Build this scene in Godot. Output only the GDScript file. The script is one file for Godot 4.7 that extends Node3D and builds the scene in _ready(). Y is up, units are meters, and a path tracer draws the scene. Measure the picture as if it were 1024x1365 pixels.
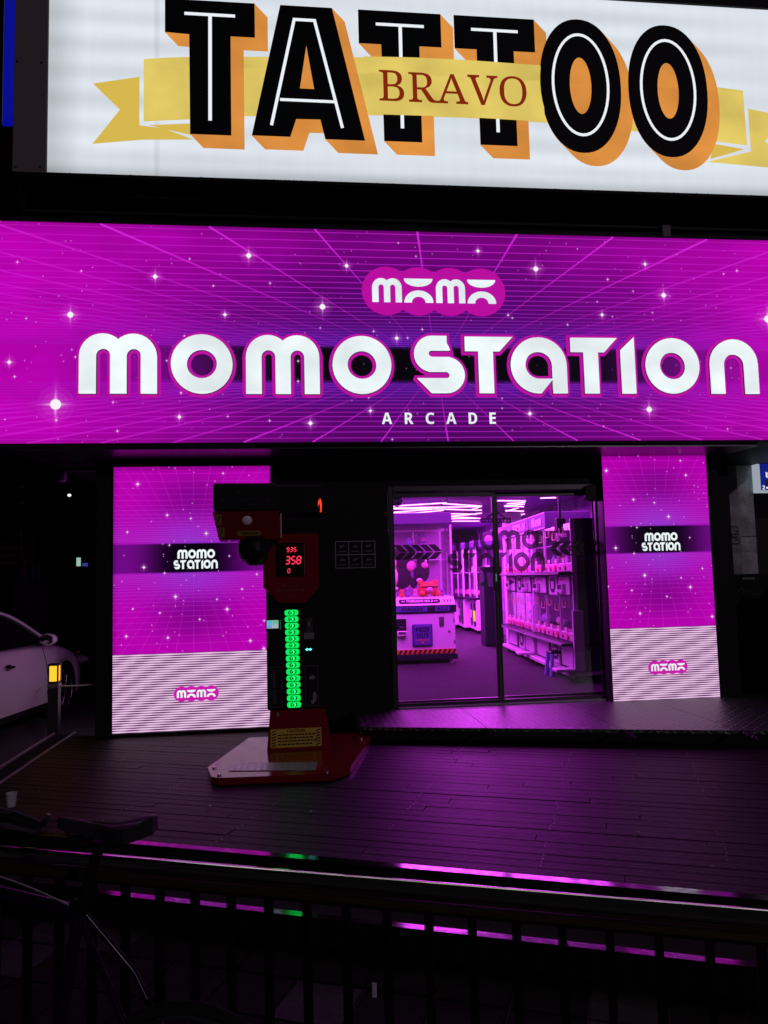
extends Node3D
# Night-time shop front: backlit fascia signs, glowing side panels, a punching machine on a plank deck,
# a neon-lit arcade behind sliding doors, an alley with a parked car, and a railing with a bicycle.

var base_of := {}
var used := {}
var mats := {}
var rng := RandomNumberGenerator.new()

# ------------------------------------------------------------------ materials
func lin(r, g, b): return Color(r, g, b).linear_to_srgb()

func mat(key, r, g, b, rough := 0.6, metal := 0.0):
	if mats.has(key): return mats[key]
	var m := StandardMaterial3D.new()
	m.resource_name = key
	m.albedo_color = lin(r, g, b)
	m.roughness = rough
	m.metallic = metal
	if maxf(r, maxf(g, b)) < 0.035 and rough > 0.35: m.metallic_specular = 0.2
	mats[key] = m
	return m

func glow(key, r, g, b, power := 1.0):      # r g b as seen (sRGB 0..1)
	if mats.has(key): return mats[key]
	var m := StandardMaterial3D.new()
	m.resource_name = key
	m.albedo_color = lin(0.015, 0.015, 0.015)
	m.roughness = 0.6
	m.metallic_specular = 0.2
	m.emission_enabled = true
	m.emission = Color(r, g, b)
	m.emission_energy_multiplier = power
	mats[key] = m
	return m

func glow_tex(key, img, power := 1.0):
	var m := StandardMaterial3D.new()
	m.resource_name = key
	m.albedo_color = lin(0.012, 0.012, 0.012)
	m.roughness = 0.6
	m.metallic_specular = 0.2
	m.emission_enabled = true
	m.emission = Color.BLACK
	m.emission_texture = ImageTexture.create_from_image(img)
	m.emission_energy_multiplier = power
	m.texture_repeat = false
	mats[key] = m
	return m

func glass(key, alpha, r := 1.0, g := 1.0, b := 1.0):
	if mats.has(key): return mats[key]
	var m := StandardMaterial3D.new()
	m.resource_name = key
	m.albedo_color = Color(r, g, b, alpha)
	m.roughness = 0.03
	m.transparency = BaseMaterial3D.TRANSPARENCY_ALPHA
	mats[key] = m
	return m

func film(key, r, g, b, alpha):
	if mats.has(key): return mats[key]
	var m = mat(key, r, g, b, 0.6)
	m.albedo_color.a = alpha
	m.transparency = BaseMaterial3D.TRANSPARENCY_ALPHA
	return m

func textured(m, tex, scale, world := false, height := 0.0):
	m.uv1_triplanar = true
	m.uv1_world_triplanar = world
	m.uv1_scale = scale
	m.albedo_texture = tex
	if height > 0.0:
		m.heightmap_enabled = true
		m.heightmap_texture = tex
		m.heightmap_scale = height
		m.heightmap_deep_parallax = false
	return m

func uneven(m, lo := 0.84):
	if not mats.has("uneven_tex"):
		var n := FastNoiseLite.new()
		n.seed = 44
		n.frequency = 0.022
		var img := Image.create(128, 128, false, Image.FORMAT_RGB8)
		for j in 128:
			for i in 128:
				var a = TAU * i / 128.0
				var v = lerpf(lo, 1.0, clampf(0.5 + 0.75 * n.get_noise_3d(cos(a) * 25.0, sin(a) * 25.0, j * 1.6), 0.0, 1.0))
				img.set_pixel(i, j, Color(v, v, v))
		mats["uneven_tex"] = ImageTexture.create_from_image(img)
	m.uv1_triplanar = true
	m.uv1_world_triplanar = true
	m.uv1_scale = Vector3(0.31, 0.31, 0.31)
	m.emission_texture = mats["uneven_tex"]
	m.emission_operator = BaseMaterial3D.EMISSION_OP_MULTIPLY
	return m

# ------------------------------------------------------------------ computed textures
func px_add(img, x, y, c, a):
	if x < 0 or y < 0 or x >= img.get_width() or y >= img.get_height() or a <= 0.0: return
	var o = img.get_pixel(x, y)
	img.set_pixel(x, y, o.lerp(c, minf(a, 1.0)))

func px_line(img, a: Vector2, b: Vector2, w0, w1, c, s0, s1):
	var n = int(maxf(absf(b.x - a.x), absf(b.y - a.y)))
	var steep = absf(b.y - a.y) > absf(b.x - a.x)
	for i in n + 1:
		var t = float(i) / maxf(n, 1)
		var p = a.lerp(b, t)
		var w = lerpf(w0, w1, t)
		var s = lerpf(s0, s1, t)
		var q = p.x if steep else p.y
		for k in range(int(floor(q - w)), int(ceil(q + w)) + 1):
			var cov = clampf(w * 0.5 + 0.5 - absf(k - q), 0.0, 1.0) * s
			if steep: px_add(img, k, int(p.y), c, cov)
			else: px_add(img, int(p.x), k, c, cov)

func px_star(img, x, y, r, k := 1.0):
	var w = Color(1, 0.96, 1)
	var pinkish = Color(0.95, 0.45, 0.92)
	var e = int(r * 4.5) + 1
	for j in range(-e, e + 1):
		for i in range(-e, e + 1):
			var d = sqrt(i * i + j * j)
			var a = clampf(r * 0.75 - d + 0.5, 0.0, 1.0)
			a = maxf(a, 0.4 * exp(-d * d / (r * r * 2.2)))
			if r > 3.5 and d < r * 2.6: a = maxf(a, 0.10)
			if r > 3.5 and d < r * 1.8: a = maxf(a, 0.2)
			var cr = exp(-absf(i) / maxf(0.35 * r, 0.5)) * exp(-j * j / (r * r * 5.5)) + exp(-absf(j) / maxf(0.35 * r, 0.5)) * exp(-i * i / (r * r * 4.5))
			a = maxf(a, cr * 0.75)
			if a > 0.02: px_add(img, int(x) + i, int(y) + j, pinkish.lerp(w, clampf(a * 1.6, 0, 1)), a * k)

func sstep(a, b, x):
	var t = clampf((x - a) / (b - a), 0.0, 1.0)
	return t * t * (3.0 - 2.0 * t)

func sign_print():
	var nz := FastNoiseLite.new()
	nz.seed = 17
	nz.frequency = 0.016
	var lo := Image.create(512, 128, false, Image.FORMAT_RGB8)
	for j in 128:
		var y = 4.83 - (j + 0.5) / 128.0 * 2.08
		for i in 512:
			var x = -2.8 + (i + 0.5) / 512.0 * 8.3
			var d = absf(x - 1.33) / 4.0
			var v = absf(y - 3.5)
			var core = Color(0.33, 0.01, 0.42).lerp(Color(0.35, 0.06, 0.58), 1.0 - sstep(0.15, 0.5, v))
			core = core.lerp(Color(0.47, 0.0, 0.50), sstep(0.6, 1.3, v))
			var c = core.lerp(Color(0.735, 0.0, 0.70), sstep(0.16, 1.0, d + 0.08 * sstep(0.2, 1.2, v)))
			var bd = 1.0 - sstep(0.13, 0.2, v)
			c = c.lerp(Color(0.02, 0.0, 0.04), bd * (1.0 - sstep(0.28, 0.72, d)))
			c = c.lerp(c * 0.78, bd * (1.0 - sstep(0.5, 1.0, d)))
			var edge = (0.90 + 0.10 * sstep(0.0, 0.12, minf(y - 2.75, 4.83 - y))) * (1.0 + 0.10 * nz.get_noise_2d(i, j * 2.0))
			c = c * edge
			lo.set_pixel(i, j, Color(c.r, c.g, c.b))
	lo.resize(2048, 512, Image.INTERPOLATE_CUBIC)
	var kx = 2048 / 8.3
	var ky = 512 / 2.08
	var pink = Color(0.86, 0.17, 0.88)
	var violet = Color(0.56, 0.24, 0.86)
	var h = 0.03
	while h < 1.2:
		var y = (4.83 - 3.65 - h) * ky
		var far = 1.0 - sstep(0.0, 0.7, h)
		px_line(lo, Vector2(0, y), Vector2(1024, y), lerpf(1.9, 1.0, far), lerpf(1.9, 1.0, far), pink.lerp(violet, far), 0.42, 0.85)
		px_line(lo, Vector2(1024, y), Vector2(2047, y), lerpf(1.9, 1.0, far), lerpf(1.9, 1.0, far), pink.lerp(violet, far), 0.85, 0.42)
		h += 0.018 + 0.062 * h
	h = 0.03
	while h < 0.6:
		var y = (4.83 - 3.34 + h) * ky
		var far = 1.0 - sstep(0.0, 0.4, h)
		px_line(lo, Vector2(0, y), Vector2(1024, y), lerpf(1.8, 1.0, far), lerpf(1.8, 1.0, far), pink.lerp(violet, far), 0.40, 0.8)
		px_line(lo, Vector2(1024, y), Vector2(2047, y), lerpf(1.8, 1.0, far), lerpf(1.8, 1.0, far), pink.lerp(violet, far), 0.8, 0.40)
		h += 0.02 + 0.075 * h
	for k in range(-12, 13):
		var xt = 1.2 + k * 1.0
		var a = Vector2((xt + 2.8) * kx, 0)
		var b = Vector2((1.35 + (xt - 1.35) * 0.14 + 2.8) * kx, (4.83 - 3.66) * ky)
		var s = 0.85 if absi(k) < 4 else 0.55
		px_line(lo, a, b, 5.2, 1.2, pink, minf(1.0, s * 1.1), 0.3)
		xt = 1.44 + k * 0.645
		a = Vector2((xt + 2.8) * kx, 511)
		b = Vector2((1.35 + (xt - 1.35) * 0.2 + 2.8) * kx, (4.83 - 3.34) * ky)
		px_line(lo, a, b, 3.8, 1.2, pink, minf(1.0, s * 1.1), 0.3)
	for s in [Vector3(-0.43, 4.55, 7), Vector3(0.26, 4.06, 8), Vector3(-2.06, 3.95, 8), Vector3(-2.18, 3.11, 14), Vector3(-1.30, 4.33, 6), Vector3(2.38, 4.48, 7.5), Vector3(3.70, 4.23, 7), Vector3(3.48, 3.06, 8), Vector3(0.13, 2.93, 5.5), Vector3(3.04, 4.02, 4.5), Vector3(4.80, 4.00, 11), Vector3(0.50, 4.47, 5), Vector3(-0.66, 3.97, 4.5), Vector3(-1.08, 2.99, 4.5), Vector3(0.70, 3.05, 4), Vector3(2.26, 3.02, 5), Vector3(0.97, 3.76, 5), Vector3(-2.59, 3.50, 5), Vector3(1.80, 4.65, 4.5), Vector3(3.52, 4.55, 4.5)]:
		px_star(lo, (s.x + 2.8) * kx, (4.83 - s.y) * ky, s.z * 1.15)
	rng.seed = 41
	for k in 60: px_star(lo, rng.randf() * 2047, rng.randf() * 511, rng.randf_range(1.2, 2.9), 0.9)
	for k in 260: px_star(lo, rng.randf() * 2047, rng.randf() * 511, rng.randf_range(0.7, 1.1), rng.randf_range(0.2, 0.6))
	return lo

func panel_print():
	var W = 512
	var H = 850
	var lo := Image.create(W / 2, H / 2, false, Image.FORMAT_RGB8)
	for j in H / 2:
		var y = (j + 0.5) / (H / 2) * 2.6        # metres below the top
		for i in W / 2:
			var x = ((i + 0.5) / (W / 2) - 0.5) * 1.57
			var c = Color(0.73, 0.0, 0.70)
			var v = absf(y - 0.91)
			var near = 1.0 - sstep(0.12, 0.6, v)
			var cx = 1.0 - sstep(0.0, 0.62, absf(x))
			c = c.lerp(Color(0.50, 0.0, 0.54), 0.85 * cx * sstep(0.25, 0.5, v) * (1.0 - sstep(0.6, 0.95, v)))
			c = c.lerp(Color(0.56, 0.20, 0.80), near * (0.35 + 0.6 * cx))
			var bd = 1.0 - sstep(0.133, 0.15, absf(y - 0.917))
			c = c.lerp(Color(0.45, 0.03, 0.54), bd)
			c = c.lerp(Color(0.03, 0.0, 0.06), bd * (1.0 - sstep(0.1, 0.66, absf(x))))
			var ed = minf(minf(0.785 - absf(x), y) , 9.0)
			c = c * (0.82 + 0.18 * sstep(0.0, 0.07, ed))
			lo.set_pixel(i, j, c)
	lo.resize(W, H, Image.INTERPOLATE_CUBIC)
	var k = H / 2.6
	var pink = Color(0.90, 0.30, 0.90)
	var h = 0.02
	while h < 0.77:
		px_line(lo, Vector2(0, (0.765 - h) * k), Vector2(W - 1, (0.765 - h) * k), 1.0, 1.0, pink, 0.6, 0.6)
		h += 0.012 + 0.105 * h
	h = 0.02
	while h < 0.78:
		px_line(lo, Vector2(0, (1.06 + h) * k), Vector2(W - 1, (1.06 + h) * k), 1.0, 1.0, pink, 0.6, 0.6)
		h += 0.012 + 0.105 * h
	for r in range(-18, 19):
		var x0 = W / 2 + r * 0.115 * k * 1.5
		var x1 = W / 2 + r * 0.115 * k * 0.32
		px_line(lo, Vector2(x0, 0), Vector2(x1, 0.76 * k), 1.3, 0.8, pink, 0.55, 0.2)
		px_line(lo, Vector2(x0, 1.85 * k), Vector2(x1, 1.06 * k), 1.3, 0.8, pink, 0.55, 0.2)
	rng.seed = 97
	for s in [Vector3(80, 72, 5), Vector3(369, 97, 4), Vector3(173, 204, 4), Vector3(248, 220, 3), Vector3(297, 284, 4.6), Vector3(48, 272, 3.2), Vector3(180, 330, 3), Vector3(100, 420, 5), Vector3(199, 544, 5), Vector3(362, 602, 5), Vector3(46, 700, 4), Vector3(175, 712, 4), Vector3(435, 735, 4.4), Vector3(470, 290, 3.2), Vector3(410, 520, 3), Vector3(150, 610, 3), Vector3(275, 640, 3), Vector3(480, 655, 3), Vector3(458, 460, 3), Vector3(370, 380, 2.6), Vector3(330, 560, 2.6), Vector3(478, 770, 5), Vector3(66, 590, 2.6), Vector3(352, 30, 3), Vector3(165, 445, 3)]:
		px_star(lo, s.x, s.y * 0.78, s.z)
	for q in 70: px_star(lo, rng.randf() * W, rng.randf() * 600, rng.randf_range(0.7, 1.6), 0.8)
	var y0 = int(1.85 * k)
	for j in range(y0, H):
		for i in W:
			var ph = float(j - y0) / (H - y0) * 33.0
			var wave = 0.5 + 0.5 * sin((i * 0.8 + (j - y0) * 1.5) * 0.085 + 2.0 * sin(i * 0.011))
			var wide = 0.22 + 0.26 * wave
			var f = absf(ph - floor(ph) - 0.5) * 2.0
			var on = 1.0 - sstep(wide + 0.12, wide + 0.38, f)
			var c = Color(0.36, 0.12, 0.38).lerp(Color(0.95, 0.80, 0.93), on)
			lo.set_pixel(i, j, c)
	return lo

func tube_lit_face():
	var n := FastNoiseLite.new()
	n.seed = 5
	n.frequency = 0.02
	var lo := Image.create(512, 128, false, Image.FORMAT_RGB8)
	for j in 128:
		for i in 512:
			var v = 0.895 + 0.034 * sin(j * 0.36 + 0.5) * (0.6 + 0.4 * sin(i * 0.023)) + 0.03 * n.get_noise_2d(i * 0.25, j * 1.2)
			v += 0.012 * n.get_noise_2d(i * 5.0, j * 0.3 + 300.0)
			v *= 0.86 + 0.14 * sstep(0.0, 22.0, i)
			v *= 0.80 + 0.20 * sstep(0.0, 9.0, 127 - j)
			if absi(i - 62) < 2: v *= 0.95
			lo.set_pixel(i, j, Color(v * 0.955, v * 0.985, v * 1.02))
	return lo

func streaks(seed_, w, h, fx, fy, lo, hi, fine := 0.35):
	var n := FastNoiseLite.new()
	n.seed = seed_
	n.frequency = 1.0
	n.fractal_octaves = 4
	var img := Image.create(w, h, false, Image.FORMAT_RGB8)
	rng.seed = seed_
	for j in h:
		var row = rng.randf() * fine
		for i in w:
			# wrapped so that it repeats without a seam
			var a = TAU * i / w
			var v = 0.5 + 0.6 * n.get_noise_3d(cos(a) * fx, sin(a) * fx, j * fy)
			v = clampf(v * (1.0 - fine) + row, 0.0, 1.0)
			var g = lerpf(lo, hi, v)
			img.set_pixel(i, j, Color(g, g, g))
	return ImageTexture.create_from_image(img)

func speckle(seed_, size, lo, hi, share):
	var img := Image.create(size, size, false, Image.FORMAT_RGB8)
	rng.seed = seed_
	var n := FastNoiseLite.new()
	n.seed = seed_
	n.frequency = 0.03
	for j in size:
		for i in size:
			var g = lerpf(lo, hi, rng.randf() ** share) * (0.85 + 0.3 * n.get_noise_2d(i, j))
			img.set_pixel(i, j, Color(g, g, g))
	return ImageTexture.create_from_image(img)

func checker_plate():
	var S = 128
	var img := Image.create(S, S, false, Image.FORMAT_RGB8)
	rng.seed = 8
	for j in S:
		for i in S:
			var cx = int(i / 32)
			var cy = int(j / 32)
			var p = Vector2(i % 32 - 15.5, j % 32 - 15.5)
			p = p.rotated(PI / 4 if (cx + cy) % 2 == 0 else -PI / 4)
			var d = Vector2(p.x / 15.0, p.y / 4.2).length()
			var g = lerpf(0.62, 1.0, 1.0 - sstep(0.7, 1.05, d)) - rng.randf() * 0.10
			img.set_pixel(i, j, Color(g, g, g))
	return ImageTexture.create_from_image(img)

# ------------------------------------------------------------------ nodes
func numbered(called):
	var k = used.get(called, 0)
	used[called] = k + 1
	return called if k == 0 else "%s_%03d" % [called, k]

func thing(called, label, category, at := Vector3.ZERO, turn := 0.0, group := ""):
	var o := Node3D.new()
	o.name = numbered(called)
	add_child(o)
	o.position = at
	o.rotation.y = turn
	o.set_meta("label", label)
	o.set_meta("category", category)
	if group: o.set_meta("group", group)
	return o

func in_world(o):                       # parts of this thing are given in world coordinates
	base_of[o] = o.position
	return o

func tag(o, label, category, group := ""):
	o.set_meta("label", label)
	o.set_meta("category", category)
	if group: o.set_meta("group", group)
	return o

func obj(called, st, m, parent = null, at := Vector3.ZERO):
	var o := MeshInstance3D.new()
	o.mesh = st.commit() if st is SurfaceTool else st
	o.material_override = m
	o.position = at
	if parent == null:
		o.name = numbered(called)
		add_child(o)
	else:
		o.name = called
		parent.add_child(o, true)
		if base_of.has(parent): o.position -= base_of[parent]
	return o

func struct(called, st, m, at := Vector3.ZERO):
	var o = obj(called, st, m, null, at)
	o.set_meta("kind", "structure")
	return o

func stuff(o):
	o.set_meta("kind", "stuff")
	return o

func copy_of(o, label, at, turn = null):
	var c = o.duplicate()
	c.name = numbered(String(o.name).trim_suffix("_000").get_slice("_00", 0))
	add_child(c)
	c.position = at
	if turn != null: c.rotation.y = turn
	c.set_meta("label", label)
	return c

# ------------------------------------------------------------------ shapes
func S() -> SurfaceTool:
	var st := SurfaceTool.new()
	st.begin(Mesh.PRIMITIVE_TRIANGLES)
	return st

func tri(st: SurfaceTool, a: Vector3, b: Vector3, c: Vector3, n: Vector3):
	if (b - a).cross(c - a).dot(n) > 0.0:
		var t = b
		b = c
		c = t
	for p in [a, b, c]:
		st.set_normal(n)
		st.add_vertex(p)

func tri_s(st: SurfaceTool, a, b, c, na, nb, nc):
	var v = [[a, na], [b, nb], [c, nc]]
	if (b - a).cross(c - a).dot(na + nb + nc) > 0.0: v = [[a, na], [c, nc], [b, nb]]
	for p in v:
		st.set_normal(p[1])
		st.add_vertex(p[0])

func quad(st, a, b, c, d, n):
	tri(st, a, b, c, n)
	tri(st, a, c, d, n)

func face4(st, a, b, c, d, away: Vector3):       # flat quad whose normal points away from a point
	var n = (b - a).cross(c - a)
	if n.length() < 1e-9: n = (c - a).cross(d - a)
	n = n.normalized()
	if n.dot((a + b + c + d) / 4.0 - away) < 0.0: n = -n
	quad(st, a, b, c, d, n)

func uv_quad(a, b, c, d, n, u0 := 0.0, u1 := 1.0, v0 := 0.0, v1 := 1.0):   # a top left, b top right, c bottom right, d bottom left
	var st := S()
	for p in [[a, u0, v0], [b, u1, v0], [c, u1, v1], [a, u0, v0], [c, u1, v1], [d, u0, v1]]:
		st.set_normal(n)
		st.set_uv(Vector2(p[1], p[2]))
		st.add_vertex(p[0])
	return st

func bx(st, c: Vector3, s: Vector3, bev := 0.0, t := Transform3D()):
	var h = s / 2.0
	var e = minf(bev, minf(h.x, minf(h.y, h.z)) * 0.9)
	var ax = [Vector3(1, 0, 0), Vector3(0, 1, 0), Vector3(0, 0, 1)]
	for k in 3:
		var u = ax[(k + 1) % 3]
		var v = ax[(k + 2) % 3]
		for s1 in [-1.0, 1.0]:
			var f = ax[k] * h * s1
			var hu = u * (h - Vector3.ONE * e)
			var hv = v * (h - Vector3.ONE * e)
			var n = (t.basis * (ax[k] * s1)).normalized()
			quad(st, t * (c + f - hu - hv), t * (c + f + hu - hv), t * (c + f + hu + hv), t * (c + f - hu + hv), n)
	if e <= 0.0: return st
	var hi = h - Vector3.ONE * e
	for k in 3:
		var a0 = (k + 1) % 3
		var a1 = (k + 2) % 3
		for s0 in [-1.0, 1.0]:
			for s1 in [-1.0, 1.0]:
				var p = []
				for sk in [-1.0, 1.0]:
					var q0 := Vector3.ZERO
					var q1 := Vector3.ZERO
					q0[k] = hi[k] * sk
					q1[k] = hi[k] * sk
					q0[a0] = h[a0] * s0
					q0[a1] = hi[a1] * s1
					q1[a0] = hi[a0] * s0
					q1[a1] = h[a1] * s1
					p.append(q0)
					p.append(q1)
				var n := Vector3.ZERO
				n[a0] = s0
				n[a1] = s1
				quad(st, t * (c + p[0]), t * (c + p[1]), t * (c + p[3]), t * (c + p[2]), (t.basis * n).normalized())
	for sx in [-1.0, 1.0]:
		for sy in [-1.0, 1.0]:
			for sz in [-1.0, 1.0]:
				var g = Vector3(sx, sy, sz)
				tri(st, t * (c + Vector3(h.x, hi.y, hi.z) * g), t * (c + Vector3(hi.x, h.y, hi.z) * g), t * (c + Vector3(hi.x, hi.y, h.z) * g), (t.basis * g).normalized())
	return st

func box(c, s, bev := 0.0, t := Transform3D()): return bx(S(), c, s, bev, t)

func box_lim(x0, x1, y0, y1, z0, z1, bev := 0.0):
	return bx(S(), Vector3(x0 + x1, y0 + y1, z0 + z1) / 2.0, Vector3(x1 - x0, y1 - y0, z1 - z0), bev)

func tube(st, pts, r, n := 8, r_end = null, caps := true):
	var rings = []
	var ref := Vector3.ZERO
	for i in pts.size():
		var d = (pts[mini(i + 1, pts.size() - 1)] - pts[maxi(i - 1, 0)]).normalized()
		if ref == Vector3.ZERO: ref = d.cross(Vector3.UP if absf(d.y) < 0.9 else Vector3.RIGHT).normalized()
		ref = (ref - d * ref.dot(d)).normalized()
		var b = d.cross(ref)
		var rr = r if r_end == null else lerpf(r, r_end, float(i) / (pts.size() - 1))
		var ring = []
		for k in n:
			var a = TAU * k / n
			var nn = ref * cos(a) + b * sin(a)
			ring.append([pts[i] + nn * rr, nn])
		rings.append(ring)
	for i in pts.size() - 1:
		for k in n:
			var p = rings[i][k]
			var q = rings[i][(k + 1) % n]
			var s = rings[i + 1][(k + 1) % n]
			var t = rings[i + 1][k]
			tri_s(st, p[0], q[0], s[0], p[1], q[1], s[1])
			tri_s(st, p[0], s[0], t[0], p[1], s[1], t[1])
	if caps:
		for e in [0, pts.size() - 1]:
			var d = (pts[0] - pts[1]) if e == 0 else (pts[e] - pts[e - 1])
			for k in n: tri(st, pts[e], rings[e][k][0], rings[e][(k + 1) % n][0], d.normalized())
	return st

func rod(a, b, r, n := 8, r_end = null): return tube(S(), [a, b], r, n, r_end)

func ball(st, c: Vector3, r: Vector3, n := 12):
	for j in n / 2:
		for i in n:
			var q = []
			for d in [[0, 0], [1, 0], [1, 1], [0, 1]]:
				var th = PI * (j + d[1]) / (n / 2)
				var ph = TAU * (i + d[0]) / n
				q.append(Vector3(sin(th) * cos(ph), cos(th), sin(th) * sin(ph)))
			if j > 0: tri_s(st, c + q[0] * r, c + q[1] * r, c + q[2] * r, (q[0] / r).normalized(), (q[1] / r).normalized(), (q[2] / r).normalized())
			if j < n / 2 - 1: tri_s(st, c + q[0] * r, c + q[2] * r, c + q[3] * r, (q[0] / r).normalized(), (q[2] / r).normalized(), (q[3] / r).normalized())
			elif j == n / 2 - 1 and j > 0: tri_s(st, c + q[0] * r, c + q[2] * r, c + q[3] * r, (q[0] / r).normalized(), (q[2] / r).normalized(), (q[3] / r).normalized())
	return st

func lathe(st, c: Vector3, prof, n := 16):          # prof: Vector2(radius, height)
	for i in prof.size() - 1:
		var a = prof[i]
		var b = prof[i + 1]
		var nn = Vector2(b.y - a.y, a.x - b.x).normalized()
		for k in n:
			var p = []
			for w in [[a, 0], [a, 1], [b, 1], [b, 0]]:
				var g = TAU * (k + w[1]) / n
				p.append([c + Vector3(cos(g) * w[0].x, w[0].y, sin(g) * w[0].x), Vector3(cos(g) * nn.x, nn.y, sin(g) * nn.x)])
			tri_s(st, p[0][0], p[1][0], p[2][0], p[0][1], p[1][1], p[2][1])
			tri_s(st, p[0][0], p[2][0], p[3][0], p[0][1], p[2][1], p[3][1])
	return st

func torus(st, t: Transform3D, R, r, n := 28, m := 8):
	for i in n:
		for j in m:
			var q = []
			for d in [[0, 0], [1, 0], [1, 1], [0, 1]]:
				var a = TAU * (i + d[0]) / n
				var b = TAU * (j + d[1]) / m
				var nn = Vector3(cos(a) * cos(b), sin(a) * cos(b), sin(b))
				q.append([t * (Vector3(cos(a), sin(a), 0) * R + nn * r), t.basis * nn])
			tri_s(st, q[0][0], q[1][0], q[2][0], q[0][1], q[1][1], q[2][1])
			tri_s(st, q[0][0], q[2][0], q[3][0], q[0][1], q[2][1], q[3][1])
	return st

# flat outlines ----------------------------------------------------
func P(arr) -> PackedVector2Array: return PackedVector2Array(arr)

func disc(c: Vector2, r, n := 40, ry = null) -> PackedVector2Array:
	var o := PackedVector2Array()
	for i in n: o.append(c + Vector2(cos(TAU * i / n) * r, sin(TAU * i / n) * (r if ry == null else ry)))
	return o

func rect(x0, y0, x1, y1) -> PackedVector2Array: return P([Vector2(x0, y0), Vector2(x1, y0), Vector2(x1, y1), Vector2(x0, y1)])

func round_rect(x0, y0, x1, y1, r, n := 5) -> PackedVector2Array:
	var o := PackedVector2Array()
	var cs = [Vector2(x1 - r, y1 - r), Vector2(x0 + r, y1 - r), Vector2(x0 + r, y0 + r), Vector2(x1 - r, y0 + r)]
	for k in 4:
		for i in n + 1:
			var a = PI / 2 * (k + float(i) / n)
			o.append(cs[k] + Vector2(cos(a), sin(a)) * r)
	return o

func arch(cx, r, cy, n := 16) -> PackedVector2Array:      # standing on 0, round on top
	var o := PackedVector2Array()
	o.append(Vector2(cx - r, -0.001))
	o.append(Vector2(cx + r, -0.001))
	for i in n + 1: o.append(Vector2(cx + cos(PI * i / n) * r, cy + sin(PI * i / n) * r))
	return o

func merged(list):
	var all = [list[0]]
	for i in range(1, list.size()):
		var cur = list[i]
		var rest = []
		for p in all:
			var m = Geometry2D.merge_polygons(p, cur)
			var outer = m.filter(func(q): return not Geometry2D.is_polygon_clockwise(q))
			if outer.size() == 1: cur = outer[0]
			else: rest.append(p)
		rest.append(cur)
		all = rest
	return all

func cut(list, hole):
	var o = []
	for p in list: o.append_array(Geometry2D.clip_polygons(p, hole))
	return o

func glyph(ch):                              # [outlines, holes] one unit tall, the rounded lettering of the shop
	match ch:
		"m":
			var g = merged([arch(0.386, 0.386, 0.614), arch(0.89, 0.383, 0.617)])
			return [cut(cut(g, arch(0.3885, 0.1185, 0.63)), arch(0.89, 0.1185, 0.63)), []]
		"o": return [[disc(Vector2(0.5, 0.5), 0.5)], [disc(Vector2(0.5, 0.5), 0.245, 28)]]
		"s":
			var g = merged([disc(Vector2(0.314, 0.686), 0.314), rect(0.314, 0.747, 0.57, 1.0), rect(0.314, 0.372, 0.56, 0.628), disc(Vector2(0.555, 0.314), 0.314), P([Vector2(0.046, 0.256), Vector2(0.29, 0), Vector2(0.56, 0), Vector2(0.56, 0.256)])])
			g = cut(g, merged([rect(0.31, 0.628, 0.9, 0.747), disc(Vector2(0.31, 0.6875), 0.0595, 14)])[0])
			g = cut(g, merged([rect(-0.3, 0.256, 0.55, 0.372), disc(Vector2(0.55, 0.314), 0.058, 14)])[0])
			return [g, []]
		"t": return [[P([Vector2(0, 1), Vector2(0, 0.747), Vector2(0.236, 0.747), Vector2(0.236, 0), Vector2(0.495, 0), Vector2(0.495, 0.747), Vector2(0.62, 0.747), Vector2(0.86, 1)])], []]
		"a":
			var g = merged([disc(Vector2(0.5, 0.5), 0.5), rect(0.75, 0.0, 1.0, 0.5)])
			g = cut(g, P([Vector2(0.745, 0.252), Vector2(0.515, -0.02), Vector2(0.745, -0.02)]))
			return [g, [merged([disc(Vector2(0.5, 0.5), 0.245, 28), rect(0.5, 0.256, 0.745, 0.5)])[0]]]
		"i": return [[P([Vector2(0, 0), Vector2(0.25, 0), Vector2(0.25, 1.02), Vector2(0, 0.79)])], []]
		"n":
			return [cut([arch(0.455, 0.455, 0.545)], arch(0.455, 0.2, 0.527)), []]
	return [[], []]

const WIDE := {"m": 1.273, "o": 1.0, "s": 0.87, "t": 0.86, "a": 1.0, "i": 0.25, "n": 0.91}

func pieces(outer: PackedVector2Array, holes):      # split so that no piece has a hole
	var parts = [outer]
	for h in holes:
		var c := Vector2.ZERO
		for p in h: c += p / h.size()
		var next = []
		for q in parts:
			if not Geometry2D.is_point_in_polygon(c, q):
				next.append(q)
				continue
			for half in [rect(c.x - 50, -50, c.x, 50), rect(c.x, -50, c.x + 50, 50)]:
				for piece in Geometry2D.intersect_polygons(q, half): next.append_array(Geometry2D.clip_polygons(piece, h))
		parts = next
	return parts

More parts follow.
